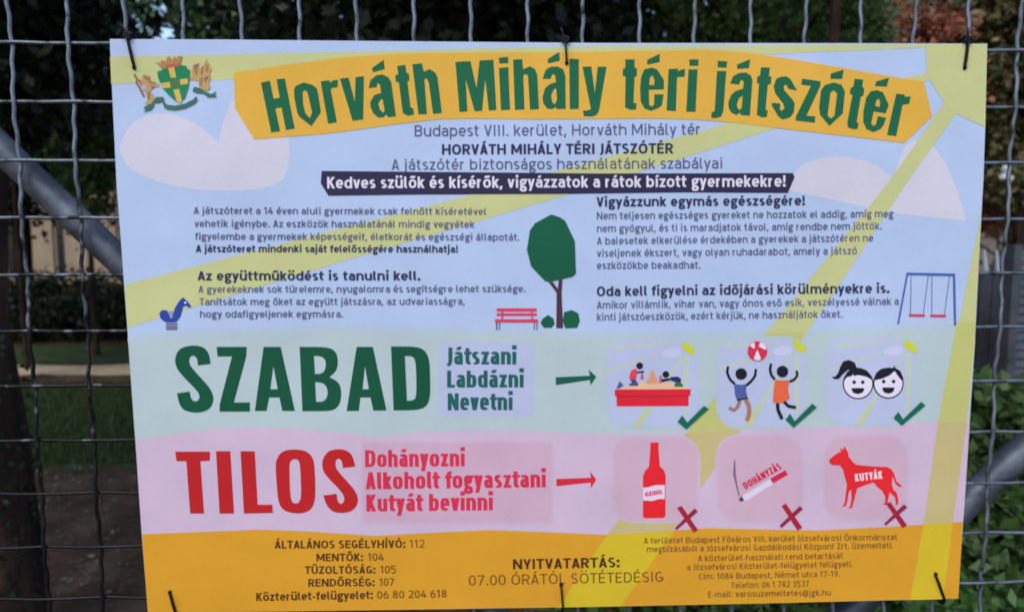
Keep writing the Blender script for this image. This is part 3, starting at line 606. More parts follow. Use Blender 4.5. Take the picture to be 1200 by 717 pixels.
T = [
 ("Budapest VIII. kerület, Horváth Mihály tér", 486, 160, 820, 158, 13, TX, 0, .3),
 ("HORVÁTH MIHÁLY TÉRI JÁTSZÓTÉR", 518, 181.3, 789, 180, 12, TB, .018, .8),
 ("A játszótér biztonságos használatának szabályai", 459, 199.3, 846, 197.5, 12.5, TX, 0, .3),
 ("Kedves szülők és kísérők, vigyázzatok a rátok bízott gyermekekre!", 383.5, 221, 920.5, 219, 13.5, (206, 204, 226), .018, .9),
 ("A játszóteret a 14 éven aluli gyermekek csak felnőtt kíséretével", 227.2, 250.8, 569.5, 252, 8.2, TX, 0, .3),
 ("vehetik igénybe. Az eszközök használatánál mindig vegyétek", 228, 266, 556, 267, 8.2, TX, 0, .3),
 ("figyelembe a gyermekek képességeit, életkorát és egészségi állapotát.", 228.7, 281, 608.5, 282, 8.2, TX, 0, .3),
 ("A játszóteret mindenki saját felelősségére használhatja!", 229.7, 295.5, 536.5, 296, 8.4, TB, .015, .65),
 ("Az együttműködést is tanulni kell.", 231.7, 328.6, 492.5, 328.5, 11, TB, .018, .85),
 ("A gyerekeknek sok türelemre, nyugalomra és segítségre lehet szüksége.", 232.8, 343, 615.5, 342.3, 8.2, TX, 0, .3),
 ("Tanítsátok meg őket az együtt játszásra, az udvariasságra,", 233.9, 357.6, 544.5, 357, 8.2, TX, 0, .3),
 ("hogy odafigyeljenek egymásra.", 234.6, 372, 402, 371.8, 8.2, TX, 0, .3),
 ("Vigyázzunk egymás egészségére!", 699, 242.2, 943, 240.6, 11.2, TB, .018, .8),
 ("Nem teljesen egészséges gyereket ne hozzatok el addig, amíg meg", 699.3, 257.2, 1047, 254.7, 8.6, TX, 0, .3),
 ("nem gyógyul, és ti is maradjatok távol, amíg rendbe nem jöttök.", 699.5, 272, 1033, 269, 8.6, TX, 0, .3),
 ("A balesetek elkerülése érdekében a gyerekek a játszótéren ne", 699.5, 286.6, 1023, 283, 8.6, TX, 0, .3),
 ("viseljenek ékszert, vagy olyan ruhadarabot, amely a játszó", 699.5, 301, 1004, 298, 8.6, TX, 0, .3),
 ("eszközökbe beakadhat.", 699.5, 315.2, 820.5, 314.6, 8.6, TX, 0, .3),
 ("Oda kell figyelni az időjárási körülményekre is.", 699.5, 347, 1042, 343.2, 11.4, TB, .018, .8),
 ("Amikor villámlik, vihar van, vagy ónos eső esik, veszélyessé válnak a", 699.5, 361.6, 1053, 357, 8.6, TX, 0, .3),
 ("kinti játszóeszközök, ezért kérjük, ne használjátok őket.", 699.5, 375.7, 987, 372, 8.6, TX, 0, .3),
 ("Játszani", 523, 427, 605.5, 427, 20, (34, 92, 92), .018, 2.0),
 ("Labdázni", 524, 454, 614, 453.8, 20, (34, 92, 92), .018, 2.0),
 ("Nevetni", 524.5, 480.5, 601, 480.3, 20, (34, 92, 92), .018, 2.0),
 ("Dohányozni", 428, 547, 545, 546, 20, (198, 48, 78), .018, 2.0),
 ("Alkoholt fogyasztani", 428.5, 573, 640, 570.6, 20, (198, 48, 78), .018, 2.0),
 ("Kutyát bevinni", 429.5, 599, 578, 597.5, 20, (198, 48, 78), .018, 2.0),
 ("ÁLTALÁNOS SEGÉLYHÍVÓ:", 322, 642.2, 475, 641.3, 9.3, (78, 50, 34), .018, .8), ("112", 480, 641.2, 497.5, 641, 9.3, (110, 72, 34), 0, .5),
 ("MENTŐK:", 371, 657, 425.5, 656.7, 9, (78, 50, 34), .018, .8), ("104", 431, 656.6, 450, 656.4, 9, (110, 72, 34), 0, .5),
 ("TŰZOLTÓSÁG:", 357.5, 671.8, 440, 671.4, 9, (78, 50, 34), .018, .8), ("105", 445.6, 671.2, 464, 671, 9, (110, 72, 34), 0, .5),
 ("RENDŐRSÉG:", 361.5, 686.7, 439, 686, 9, (78, 50, 34), .018, .8), ("107", 444.6, 685.9, 462, 685.7, 9, (110, 72, 34), 0, .5),
 ("Közterület-felügyelet:", 300.5, 703.5, 437, 701, 9.6, (78, 50, 34), .018, .8), ("06 80 204 618", 442, 700.8, 523.5, 699.2, 9, (110, 72, 34), 0, .5),
 ("NYITVATARTÁS:", 601, 666.5, 726, 664, 11.8, (72, 46, 34), .018, .9),
 ("07.00 ÓRÁTÓL SÖTÉTEDÉSIG", 549.5, 685.5, 777, 681, 12, (112, 78, 34), 0, .5),
 ("A területet Budapest Főváros VIII. kerület Józsefvárosi Önkormányzat", 754.6, 636.4, 1051, 632, 7, (116, 78, 40), .004, .35),
 ("megbízásából a Józsefvárosi Gazdálkodási Központ Zrt. üzemelteti.", 758, 646.4, 1046.5, 641.8, 7, (116, 78, 40), .004, .35),
 ("A közterület-használati rend betartását", 818, 657, 987.5, 654, 7, (116, 78, 40), .004, .35),
 ("a Józsefvárosi Közterület-felügyelet felügyeli.", 805, 667.5, 999, 663.6, 7, (116, 78, 40), .004, .35),
 ("Cím: 1084 Budapest, Német utca 17-19.", 819, 678.3, 984, 675, 7, (116, 78, 40), .004, .35),
 ("Telefon: 06 1 782 3537", 856.7, 688.6, 948, 686.5, 7, (116, 78, 40), .004, .35),
 ("E-mail: varosuzemeltetes@jgk.hu", 829.6, 699.2, 973.5, 697, 7, (116, 78, 40), .004, .35),
 ("ALKOHOL", 756, 581, 776.4, 578, 5, (190, 40, 70), .01, .5),
 ("KUTYÁK", 1002, 563.6, 1034, 560, 8.8, (222, 200, 214), .015, 1.1),
 ("DOHÁNYZÁS", 873.5, 573, 916, 548.5, 8.2, (196, 38, 66), .015, .9),
]
for t in T:
    text, c, wd = t[0], t[6], t[8]
    if t[5] >= 19: st_ = dict(h=.115, hh=.085, cw=.76, X=.76, pw=3.2)
    elif t[0] in ('ALKOHOL', 'KUTYÁK', 'DOHÁNYZÁS'): st_ = dict(h=.10, hh=.085, cw=.66, pw=3.4, layer=28)
    elif wd >= .6: st_ = dict(h=.105, hh=.088)
    elif t[5] <= 9: st_ = dict(h=.078, hh=.068)
    else: st_ = dict(h=.063, hh=.057)
    st_.setdefault('layer', 16 if t[0].startswith('Kedves') else 17)
    text_line(*t[:7], **st_)

# ================================================================ WIRE MESH FENCE
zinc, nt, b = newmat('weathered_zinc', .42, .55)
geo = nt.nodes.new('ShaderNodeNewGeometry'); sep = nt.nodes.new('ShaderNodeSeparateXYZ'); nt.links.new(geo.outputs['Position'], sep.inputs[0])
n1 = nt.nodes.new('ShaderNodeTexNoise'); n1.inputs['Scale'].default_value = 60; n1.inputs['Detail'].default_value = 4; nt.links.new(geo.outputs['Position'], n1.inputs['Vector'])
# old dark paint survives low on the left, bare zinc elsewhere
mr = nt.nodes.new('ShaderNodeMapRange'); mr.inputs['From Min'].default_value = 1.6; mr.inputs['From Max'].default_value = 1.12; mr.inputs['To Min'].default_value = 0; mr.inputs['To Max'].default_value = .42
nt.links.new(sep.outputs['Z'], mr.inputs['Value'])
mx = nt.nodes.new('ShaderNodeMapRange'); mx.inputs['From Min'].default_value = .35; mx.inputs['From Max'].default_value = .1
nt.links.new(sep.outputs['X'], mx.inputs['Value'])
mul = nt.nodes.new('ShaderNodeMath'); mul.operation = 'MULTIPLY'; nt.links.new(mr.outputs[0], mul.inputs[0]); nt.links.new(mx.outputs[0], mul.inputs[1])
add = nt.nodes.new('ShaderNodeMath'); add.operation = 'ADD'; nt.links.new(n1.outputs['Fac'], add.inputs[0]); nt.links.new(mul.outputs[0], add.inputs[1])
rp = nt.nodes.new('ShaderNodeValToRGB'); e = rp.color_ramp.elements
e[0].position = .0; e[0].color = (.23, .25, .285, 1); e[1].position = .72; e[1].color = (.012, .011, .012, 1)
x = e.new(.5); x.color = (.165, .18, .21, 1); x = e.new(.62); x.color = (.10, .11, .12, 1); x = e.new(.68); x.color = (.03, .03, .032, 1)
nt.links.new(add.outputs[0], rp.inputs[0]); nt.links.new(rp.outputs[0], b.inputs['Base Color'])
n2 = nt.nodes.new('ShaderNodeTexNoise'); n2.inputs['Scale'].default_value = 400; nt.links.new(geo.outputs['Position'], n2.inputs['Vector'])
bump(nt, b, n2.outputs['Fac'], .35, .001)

CELL = .06; VC = .06*1.01221; WR = .0022
tops = [11, 79.5, 147, 215, 283, 351, 418, 485, 552, 618, 683, 749, 814, 879, 944, 1008, 1072, 1134, 1195]
vx = {i: onplane(tops[i], 30, 0).x for i in range(19)}
for i in range(-22, 0): vx[i] = vx[0]+i*CELL
for i in range(19, 38): vx[i] = vx[18]+(i-18)*CELL
rowsL = [50, 119, 188, 255, 322, 388, 452, 516, 578, 641, 701]; rowsR = [59.5, 126, 191, 257, 320, 383, 446, 506, 565.5, 624, 682]
xL = [12, 14, 17.5, 22, 28, 35, 40, 45, 48.6, 53, 58]; xR = [1195, 1193, 1190.6, 1186, 1182, 1177, 1172, 1169, 1165, 1160.6, 1157]
hz = {}
for k in range(11):
    a = onplane(xL[k], rowsL[k], 0); c = onplane(xR[k], rowsR[k], 0)
    hz[k] = (a.z+(a.z-c.z)*0 - (c.z-a.z)/(c.x-a.x)*a.x, (c.z-a.z)/(c.x-a.x))
for k in range(-7, 0): hz[k] = (hz[0][0]-k*VC, hz[0][1])
for k in range(11, 26): hz[k] = (hz[10][0]-(k-10)*VC, hz[10][1])
rnd = random.Random(5)
fence = empty('wire_mesh_fence', (0, 0, 0), 'grey crimped wire mesh fence of square cells carrying the rules sign', 'fence')
ZB, ZT = hz[25][0]-.03, hz[-7][0]+.03
def vwire(par):
    pts = []; ks = sorted(hz)
    zs = [hz[k][0] for k in ks]
    n = 10
    for j in range(len(ks)-1):
        for q in range(n):
            t = q/n; z = zs[j]*(1-t)+zs[j+1]*t
            s = 1 if (ks[j]+par) % 2 == 0 else -1
            pts.append((.0008*math.sin(4*math.pi*(t+.06)) + .0002*s, s*.0020*math.cos(math.pi*t), z))
    s = 1 if (ks[-1]+par) % 2 == 0 else -1
    pts.append((0, s*.0023, zs[-1]))
    vs, fs = tube(pts, WR, 8)
    return mesh('wire', vs, fs, zinc, smooth=True)
def hwire(par):
    pts = []; ks = sorted(vx); n = 8
    for j in range(len(ks)-1):
        for q in range(n):
            t = q/n; x = vx[ks[j]]*(1-t)+vx[ks[j+1]]*t
            s = -1 if (ks[j]+par) % 2 == 0 else 1
            pts.append((x, s*.0017*math.cos(math.pi*t), .0002*math.sin(2*math.pi*(t+.2))))
    pts.append((vx[ks[-1]], 0, 0))
    vs, fs = tube(pts, WR*.88, 8)
    return mesh('wire', vs, fs, zinc, smooth=True)
VW = [vwire(0), vwire(1)]; HW = [hwire(0), hwire(1)]
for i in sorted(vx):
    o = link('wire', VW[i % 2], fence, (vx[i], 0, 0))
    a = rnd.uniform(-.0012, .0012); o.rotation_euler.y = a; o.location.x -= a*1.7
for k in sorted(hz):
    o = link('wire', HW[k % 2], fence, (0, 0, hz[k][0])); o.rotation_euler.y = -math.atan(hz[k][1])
pipe_m, nt, b = newmat('galvanised_pipe', .5, .5)
n, r, src = noise_color(nt, b, [(.3, (.035, .04, .05)), (.5, (.075, .086, .105)), (.72, (.19, .21, .24))], 14, detail=8, pos=True)
bump(nt, b, n.outputs['Fac'], .25, .002)
def brace(p, q, y, r):
    a = onplane(*p, y); c = onplane(*q, y); d = (c-a)
    hi = a + d*((ZT-a.z)/d.z); lo = a + d*((ZB-a.z)/d.z)
    n_ = 24; pts = [hi.lerp(lo, i/n_) for i in range(n_+1)]
    vs, fs = tube(pts, r, 20); return link('diagonal_brace', mesh('diagonal_brace', vs, fs, pipe_m, smooth=True), fence)
brace((0, 173), (131, 297), .026, .0155)
brace((1200, 526), (1131, 590), .027, .017)
# pipe frame, mostly outside the photograph
xa, xb = vx[-22]-.03, vx[37]+.03
for x in (xa, xb):
    vs, fs = tube([(x, 0, 0), (x, 0, ZT+.06)], .024, 16); link('post', mesh('post', vs, fs, pipe_m, smooth=True), fence)
for z in (ZT+.02, ZB-.02):
    vs, fs = tube([(xa, 0, z), (xb, 0, z)], .017, 16); link('rail', mesh('rail', vs, fs, pipe_m, smooth=True), fence)

# ---------------------------------------------------------------- cable ties
tie_m, nt, b = newmat('black_nylon', .5, 0, .3); b.inputs['Base Color'].default_value = (.004, .004, .0045, 1)
def tie(hole, edge, up, label, lean=0.0):
    """strap: out through the hole, over the panel edge, round the wire behind and back"""
    h = onplane(*hole, PY-.0012); e_ = onplane(*edge, PY-.0012)
    root = empty('cable_tie', e_, label, 'cable tie', 'black cable ties holding the sign to the fence')
    s = 1 if up else -1
    top_ = e_ + Vector((0, 0, s*.004))
    back = Vector((top_.x, .0055, top_.z+s*.002)); back2 = Vector((h.x, .0055, h.z+s*.01)); hb = Vector((h.x, PY+.004, h.z))
    loop = [hb, Vector((h.x, PY-.0002, h.z)), h+Vector((0, -.0004, s*.0012)), h.lerp(e_, .25)+Vector((0, -.001, 0)), h.lerp(e_, .6)+Vector((0, -.0012, 0)), e_+Vector((0, -.0004, -s*.001)), top_+Vector((0, .003, s*.001)), top_+Vector((0, .009, s*.002)), back, back.lerp(back2, .5), back2, hb]
    vs, fs = tube([p-e_ for p in loop], .0034, 8, flat=.32)
    link('strap', mesh('strap', vs, fs, tie_m, smooth=True), root)
    if up:
        vs, fs = box(-.0042, .0042, -.0042, .0042, -.0038, .0038)
        o = link('locking_head', mesh('locking_head', vs, fs, tie_m), root); o.location = (0, .001, .004); o.rotation_euler = (.2, .35, 0)
        m_ = o.modifiers.new('b', 'BEVEL'); m_.width = .001; m_.segments = 2
        vs, fs = tube([(0, .001, .004), (-.003-lean, -.002, .0095), (-.005-lean*1.5, -.003, .015)], [.0014, .0012, .0009], 6, flat=.5)
        link('tail', mesh('tail', vs, fs, tie_m, smooth=True), root)
    # dark punched hole in the panel
    shape('punched_hole', 50, (18, 18, 20), circle(hole[0], hole[1]+(0.8 if up else -0.8), 2.3, 16))
    return root
tie((157.5, 79), (150, 46), True, 'black cable tie through the top left corner of the sign, beside the coat of arms')
tie((664, 73.5), (662.5, 50.5), True, 'black cable tie on the top edge above the headline, middle of the sign')
tie((1130, 79), (1133.5, 51), True, 'black cable tie on the yellow top right corner of the sign', -.002)
tie((199.5, 694), (206, 717.5), False, 'black cable tie through the orange bottom left corner of the sign')
tie((657.5, 685), (659.5, 711), False, 'black cable tie on the bottom edge below the opening hours')
tie((1096, 673), (1106, 702), False, 'black cable tie through the orange bottom right corner of the sign')

# ================================================================ GROUND
dirt, nt, b = newmat('bare_soil', .95, 0, .2)
n, r, src = noise_color(nt, b, [(.3, (.04, .02, .011)), (.5, (.09, .05, .027)), (.7, (.18, .115, .065))], 3.5, pos=True, detail=12, rough=.72)
bump(nt, b, n.outputs['Fac'], .9, .05)
lawn_m, nt, b = newmat('lawn_turf', .95, 0, .2)
n, r, src = noise_color(nt, b, [(.35, (.025, .04, .012)), (.55, (.045, .065, .018)), (.75, (.08, .075, .035))], 5, pos=True, detail=10)
path_m, nt, b = newmat('gravel_path', .95, 0, .2)
n, r, src = noise_color(nt, b, [(.3, (.50, .36, .20)), (.7, (.66, .50, .30))], 9, pos=True, detail=10)
def sheet(name, xs, ys, z, mat, amp=0, seed=0, edge=None):
    r_ = random.Random(seed); vs = []; fs = []
    for j, y in enumerate(ys):
        for i, x in enumerate(xs):
            dy = edge*(r_.uniform(-1, 1)) if edge and j in (0, len(ys)-1) else 0
            vs.append((x, y+dy, z+amp*r_.uniform(-1, 1)))
    nx = len(xs)
    for j in range(len(ys)-1):
        for i in range(nx-1): fs.append((j*nx+i, j*nx+i+1, (j+1)*nx+i+1, (j+1)*nx+i))
    return tag(link(name, mesh(name, vs, fs, mat, smooth=True)), kind='structure')
lin = lambda a, b_, n_: [a+(b_-a)*i/(n_-1) for i in range(n_)]
sheet('ground', [-900, -60, -20, -8, 0, 8, 20, 60, 900], [-900, -60, -20, -5, 0, 5, 20, 60, 900], 0, dirt)
def yd(py): return onground(95, py).y
sheet('lawn', lin(-14, 3.2, 90), lin(yd(548), yd(450), 6), .004, lawn_m, 0, 1, .12)
sheet('path', lin(-14, 5, 90), lin(yd(439), yd(428), 4), .004, path_m, 0, 2, .06)
sheet('lawn', lin(-14, 5, 90), lin(yd(427)+.06, yd(405), 4), .006, lawn_m, 0, 3, .05)
rng = np.random.default_rng(7)
def scatter_quads(cent, size, tilt, up_bias=False):
    """leaf-like quads at given centres; returns (n*4,3)"""
    n = len(cent); d = rng.normal(size=(n, 3)); d /= np.linalg.norm(d, axis=1)[:, None]
    if up_bias: d[:, 2] *= .35; d /= np.linalg.norm(d, axis=1)[:, None]
    e_ = rng.normal(size=(n, 3)); e_ -= (e_*d).sum(1)[:, None]*d; e_ /= np.linalg.norm(e_, axis=1)[:, None]
    nn = np.cross(d, e_)
    s = size*rng.uniform(.6, 1.3, (n, 1))
    a = cent - d*s*.5; c = cent + d*s*.5
    b1 = cent + e_*s*.3 + nn*s*.08; b2 = cent - e_*s*.3 + nn*s*.08
    return np.stack([a, b1, c, b2], 1).reshape(-1, 3)
def leaf_mat(name, cols, trans=.25, rough=.5):
    m, nt, b = newmat(name, rough, 0, .3)
    g = nt.nodes.new('ShaderNodeNewGeometry'); r_ = nt.nodes.new('ShaderNodeValToRGB'); e_ = r_.color_ramp.elements
    while len(e_) < len(cols): e_.new(.5)
    for k, c in enumerate(cols): e_[k].position = k/(len(cols)-1); e_[k].color = (*c, 1)
    nt.links.new(g.outputs['Random Per Island'], r_.inputs[0]); nt.links.new(r_.outputs[0], b.inputs['Base Color'])
    tr = nt.nodes.new('ShaderNodeBsdfTranslucent'); nt.links.new(r_.outputs[0], tr.inputs['Color'])
    mx_ = nt.nodes.new('ShaderNodeMixShader'); mx_.inputs[0].default_value = trans
    nt.links.new(b.outputs[0], mx_.inputs[1]); nt.links.new(tr.outputs[0], mx_.inputs[2])
    nt.links.new(mx_.outputs[0], nt.nodes['Material Output'].inputs['Surface']); return m
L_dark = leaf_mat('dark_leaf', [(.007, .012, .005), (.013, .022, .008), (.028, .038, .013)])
L_mid = leaf_mat('mid_green_leaf', [(.035, .08, .018), (.07, .13, .03), (.12, .17, .06)])
L_bright = leaf_mat('bright_green_leaf', [(.03, .08, .015), (.08, .18, .035), (.17, .27, .09)])
L_lit = leaf_mat('sunlit_green_leaf', [(.05, .10, .02), (.11, .20, .045), (.22, .29, .13)])  # lighter green: sunlight on these crowns is put into the leaf colour
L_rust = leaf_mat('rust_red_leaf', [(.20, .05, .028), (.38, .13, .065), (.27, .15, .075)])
L_olive = leaf_mat('olive_brown_leaf', [(.05, .065, .02), (.11, .105, .035), (.17, .11, .05)])
L_litter = leaf_mat('fallen_leaf', [(.05, .032, .022), (.10, .07, .05), (.20, .15, .11)], .05)
L_white = leaf_mat('white_petal', [(.8, .8, .78), (.85, .85, .8)], .2)
L_grass = leaf_mat('grass_blade', [(.03, .055, .012), (.05, .085, .02), (.08, .095, .03)], .2)
# grass blades on the lawn (stuff), leaf litter on the soil (stuff)
def grass(name, x0, x1, y0, y1, n, h):
    c = np.c_[rng.uniform(x0, x1, n), rng.uniform(y0, y1, n), np.full(n, .004)]
    l = rng.normal(0, .3, (n, 2))*h; w_ = rng.uniform(-1, 1, (n, 2)); w_ /= np.linalg.norm(w_, axis=1)[:, None]; w_ *= .005
    hh = h*rng.uniform(.5, 1.3, n)
    a = c.copy(); a[:, :2] -= w_; b_ = c.copy(); b_[:, :2] += w_; t = c.copy(); t[:, :2] += l; t[:, 2] += hh
    tag(link(name, mesh_np(name, np.stack([a, b_, t], 1).reshape(-1, 3), 3, L_grass)), 'short grass growing on the lawn beyond the bare soil', 'grass', kind='stuff')
grass('lawn_grass', -5, 1, yd(545), yd(452), 60000, .06)
n = 9000; c = np.c_[rng.uniform(-4, 4, n), rng.uniform(.3, 5, n), rng.uniform(.006, .02, n)]
V = scatter_quads(c, .035, 0); V[:, 2] = np.clip((V[:, 2])*.5+.006, .005, .04)
tag(link('leaf_litter', mesh_np('leaf_litter', V, 4, L_litter)), 'dry leaves and crumbs scattered over the bare soil behind the fence', 'leaf litter', kind='stuff')

# ================================================================ TREES AND SHRUBS
bark, nt, b = newmat('rough_bark', .95, 0, .2)
n, r, src = noise_color(nt, b, [(.3, (.010, .007, .006)), (.5, (.035, .02, .014)), (.68, (.095, .05, .032))], 9, stretch=(1, 1, .22), detail=10)
bump(nt, b, n.outputs['Fac'], 1.0, .04)
def crown_pts(n, center, rad, nclu, clu, shell=.45, seed=0, flatbot=None):
    r_ = np.random.default_rng(seed)
    d = r_.normal(size=(nclu, 3)); d /= np.linalg.norm(d, axis=1)[:, None]
    q = (shell + (1-shell)*r_.uniform(0, 1, nclu)**.5)[:, None]
    cc = np.array(center) + d*q*np.array(rad)
    if flatbot is not None: cc[:, 2] = np.maximum(cc[:, 2], flatbot + r_.uniform(0, .4, nclu))
    idx = r_.integers(0, nclu, n)
    sz = r_.uniform(.6, 1.3, nclu)[idx][:, None]
    return cc[idx] + r_.normal(size=(n, 3))*clu*sz*np.array([1, 1, .6])
def trunk_mesh(h, r0, r1, limbs, seed, spread, lean=(0, 0)):
    r_ = random.Random(seed); parts = []
    def path(a, b_, wob, n_):
        return [Vector(a).lerp(Vector(b_), i/n_) + Vector((r_.uniform(-wob, wob), r_.uniform(-wob, wob), 0))*(1 if 0 < i < n_ else 0) for i in range(n_+1)]
    p = path((0, 0, -.05), (lean[0], lean[1], h), r0*.18, 10)
    rad = [r0*(1.15 if i == 0 else 1)+(r1-r0)*i/10 for i in range(11)]
    parts.append(tube(p, rad, 14, jit=.09, rnd=r_))
    for k in range(limbs):
        s = p[r_.randint(5, 10)]; a = r_.uniform(0, 6.28); l = spread*r_.uniform(.5, 1)
        e_ = s + Vector((math.cos(a)*l, math.sin(a)*l, l*r_.uniform(.5, 1.2)))
        parts.append(tube(path(s, e_, .08, 6), [r1*.6*(1-i/7)+.01 for i in range(7)], 7, jit=.08, rnd=r_))
    return join(parts)
def tree(loc, label, h, r0, ctr, rad, mat, nleaf=14000, leaf=.11, nclu=90, clu=.28, seed=1, group=None, shell=.45, flatbot=None, limbs=7, lean=(0, 0)):
    root = empty('tree', loc, label, 'tree', group)
    vs, fs = trunk_mesh(h, r0, r0*.55, limbs, seed, max(rad)*.7, lean)
    link('trunk', mesh('trunk', vs, fs, bark, smooth=True), root)
    c = crown_pts(nleaf, ctr, rad, nclu, clu, shell, seed, flatbot)
    link('crown', mesh_np('crown', scatter_quads(c, leaf, 0), 4, mat), root)
    return root
def shrub(loc, label, ctr, rad, mat, nleaf=5000, leaf=.06, nclu=50, clu=.1, seed=1, group=None, name='shrub', cat='shrub', shell=.2):
    root = empty(name, loc, label, cat, group)
    r_ = random.Random(seed); parts = []
    for k in range(9):
        a = r_.uniform(0, 6.28); q = r_.uniform(.2, .7)
        e_ = Vector((ctr[0]+math.cos(a)*rad[0]*q, ctr[1]+math.sin(a)*rad[1]*q, ctr[2]+rad[2]*r_.uniform(.2, .8)))
        parts.append(tube([(r_.uniform(-.05, .05), r_.uniform(-.05, .05), -.02), e_*.5+Vector((0, 0, .05)), e_], [.014, .009, .004], 6))
    vs, fs = join(parts); link('stem', mesh('stem', vs, fs, bark, smooth=True), root)
    c = crown_pts(nleaf, ctr, rad, nclu, clu, shell, seed); c = c[c[:, 2] > .01]
    link('foliage', mesh_np('foliage', scatter_quads(c, leaf, 0), 4, mat), root)
    return root
def gx(px, dist):                # ground position under a pixel column at a distance beyond the fence
    p = onplane(px, 400, dist); return p.x

# big trunk close behind the fence at the left edge
tr_y = 1.75
t0 = tree((gx(-28, tr_y), tr_y, 0), 'thick dark rough-barked tree trunk at the left edge, ivy at its foot', 4.2, .13, (-1.1, -.7, 3.9), (1.9, 2.2, 1.2), L_dark, 16000, .12, 110, .3, 11, shell=.2, flatbot=2.9)  # unseen crown, pushed left and forward to shade the sign's left side
c = np.array([[math.cos(a)*(.125+q), math.sin(a)*(.125+q), z] for a, q, z in zip(rng.uniform(0, 6.28, 1500), rng.uniform(0, .03, 1500), rng.beta(1, 2.2, 1500)*1.3)])
link('ivy', mesh_np('ivy', scatter_quads(c, .026, 0), 4, leaf_mat('ivy_leaf', [(.012, .02, .008), (.03, .045, .018)])), t0)

specs = [  # px, distance, height, trunk r, crown centre z, crown radii, leaf material, label, seed
 (-30, 6.2, 4.5, .14, 4.2, (1.2, 1.5, 2.3), L_dark, 'dark tree with a low crown just behind the thick trunk', 21),
 (460, 7.5, 5, .18, 4.9, (1.75, 2.2, 2.9), L_dark, 'nearly black dense tree behind the crest side of the headline', 22),
 (540, 6.2, 5, .2, 5.0, (1.5, 2.0, 3.0), L_dark, 'nearly black dense tree straight above the first headline word', 23),
 (640, 8.0, 5, .18, 5.3, (1.3, 2.2, 3.0), L_dark, 'dark tree behind the top middle cable tie', 24),
 (-40, 11, 4, .18, 4.4, (2.4, 2.2, 3.2), L_dark, 'dark tree beyond the path at the far left, over the low hedge', 25),
 (35, 13, 4, .16, 4.4, (1.8, 2.2, 3.2), L_dark, 'dark tree beyond the path just left of the sign', 26),
]
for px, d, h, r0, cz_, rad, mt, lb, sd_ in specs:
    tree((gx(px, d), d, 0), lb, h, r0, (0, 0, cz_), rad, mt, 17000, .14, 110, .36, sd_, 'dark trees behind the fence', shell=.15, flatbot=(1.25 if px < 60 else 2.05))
tree((gx(112, 8.0), 8.0, 0), 'slim young tree with dull green leaves left of the sign, in front of the hedge', 2.6, .035, (0, 0, 2.05), (.38, .3, .5), L_mid, 1900, .09, 26, .12, 27, shell=.1, limbs=4)
tree((gx(30, 7.2), 7.2, 0), 'thin sapling with a few yellow green leaves near the left wires', 2.9, .03, (0, 0, 2.85), (.10, .1, .18), L_bright, 110, .09, 8, .07, 28, limbs=3)
tree((gx(205, 15), 15, 0), 'green lit tree with bits of white sky showing through, above the coat of arms', 4, .15, (0, 0, 5.0), (2.2, 2, 2.6), L_bright, 3600, .16, 50, .34, 31, shell=.3)
tree((gx(800, 9.5), 9.5, 0), 'mid green leafy tree right of the headline middle', 4.2, .1, (0, 0, 4.4), (1.9, 1.5, 2.3), L_lit, 15000, .11, 130, .25, 32, shell=.3)
tree((gx(905, 8.5), 8.5, 0), 'bright green leafy tree left of the slim dark trunk', 4.0, .09, (0, 0, 4.2), (1.1, 1.2, 2.2), L_lit, 12000, .10, 100, .2, 33, shell=.3)
tree((gx(962, 6.5), 6.5, 0), 'slim dark trunk of a tree seen above the right half of the headline', 4.6, .075, (0, .3, 4.9), (1.2, 1.0, 1.0), L_dark, 5000, .1, 50, .2, 34, shell=.3)
shrub((gx(1000, 7.0), 7.0, 0), 'dark green tall bush beside the slim trunk', (0, 0, 2.6), (.26, .3, 1.6), L_mid, 7000, .06, 60, .11, 41)
shrub((gx(1074, 3.8), 3.8, 0), 'rust red leaved shrub above the top right of the sign', (0, 0, 2.35), (.17, .2, .70), L_rust, 3800, .055, 60, .06, 42)
tree((gx(1185, 4.4), 4.4, 0), 'olive and brown leaved small tree in the top right corner', 2.6, .05, (0, 0, 2.75), (.75, .5, 1.05), L_olive, 22000, .065, 150, .14, 43, shell=.1)
shrub((gx(1182, 5.0), 5.0, 0), 'reddish brown shrub over the brick arch by the grey gate', (0, 0, 1.62), (.40, .2, .26), L_rust, 3000, .05, 60, .07, 44)
fl = shrub((gx(1180, 3.5), 3.5, 0), 'grey green shrub with two round white blooms, right of the sign', (0, 0, 1.72), (.17, .15, .13), L_olive, 1500, .045, 30, .06, 45, name='flowering_shrub')
def bloom(p, r):
    d = rng.normal(size=(90, 3)); d /= np.linalg.norm(d, axis=1)[:, None]
    link('bloom', mesh_np('bloom', scatter_quads(np.array(p)+d*r*.7, r*.9, 0), 4, L_white), fl)
for px, py, r in ((1179, 198, .022), (1176, 207, .02), (1184, 209, .019)):
    q = onplane(px, py, 3.25); bloom(q-Vector(fl.location), r)
# low hedge beyond the path
for i, (px, lb) in enumerate([(-60, 'dark low hedge bush beyond the path, behind the thick trunk'), (30, 'dark low hedge bush beyond the path, right of the thick trunk'), (110, 'dark low hedge bush with bright leaf tips next to the sign edge'), (200, 'dark low hedge bush beyond the path, behind the sign')]):
    shrub((gx(px, 9.2), 9.2, 0), lb, (0, 0, .4), (.75, .5, .42), L_dark if i != 2 else L_dark, 6000, .07, 60, .13, 50+i, 'low hedge bushes beyond the path')
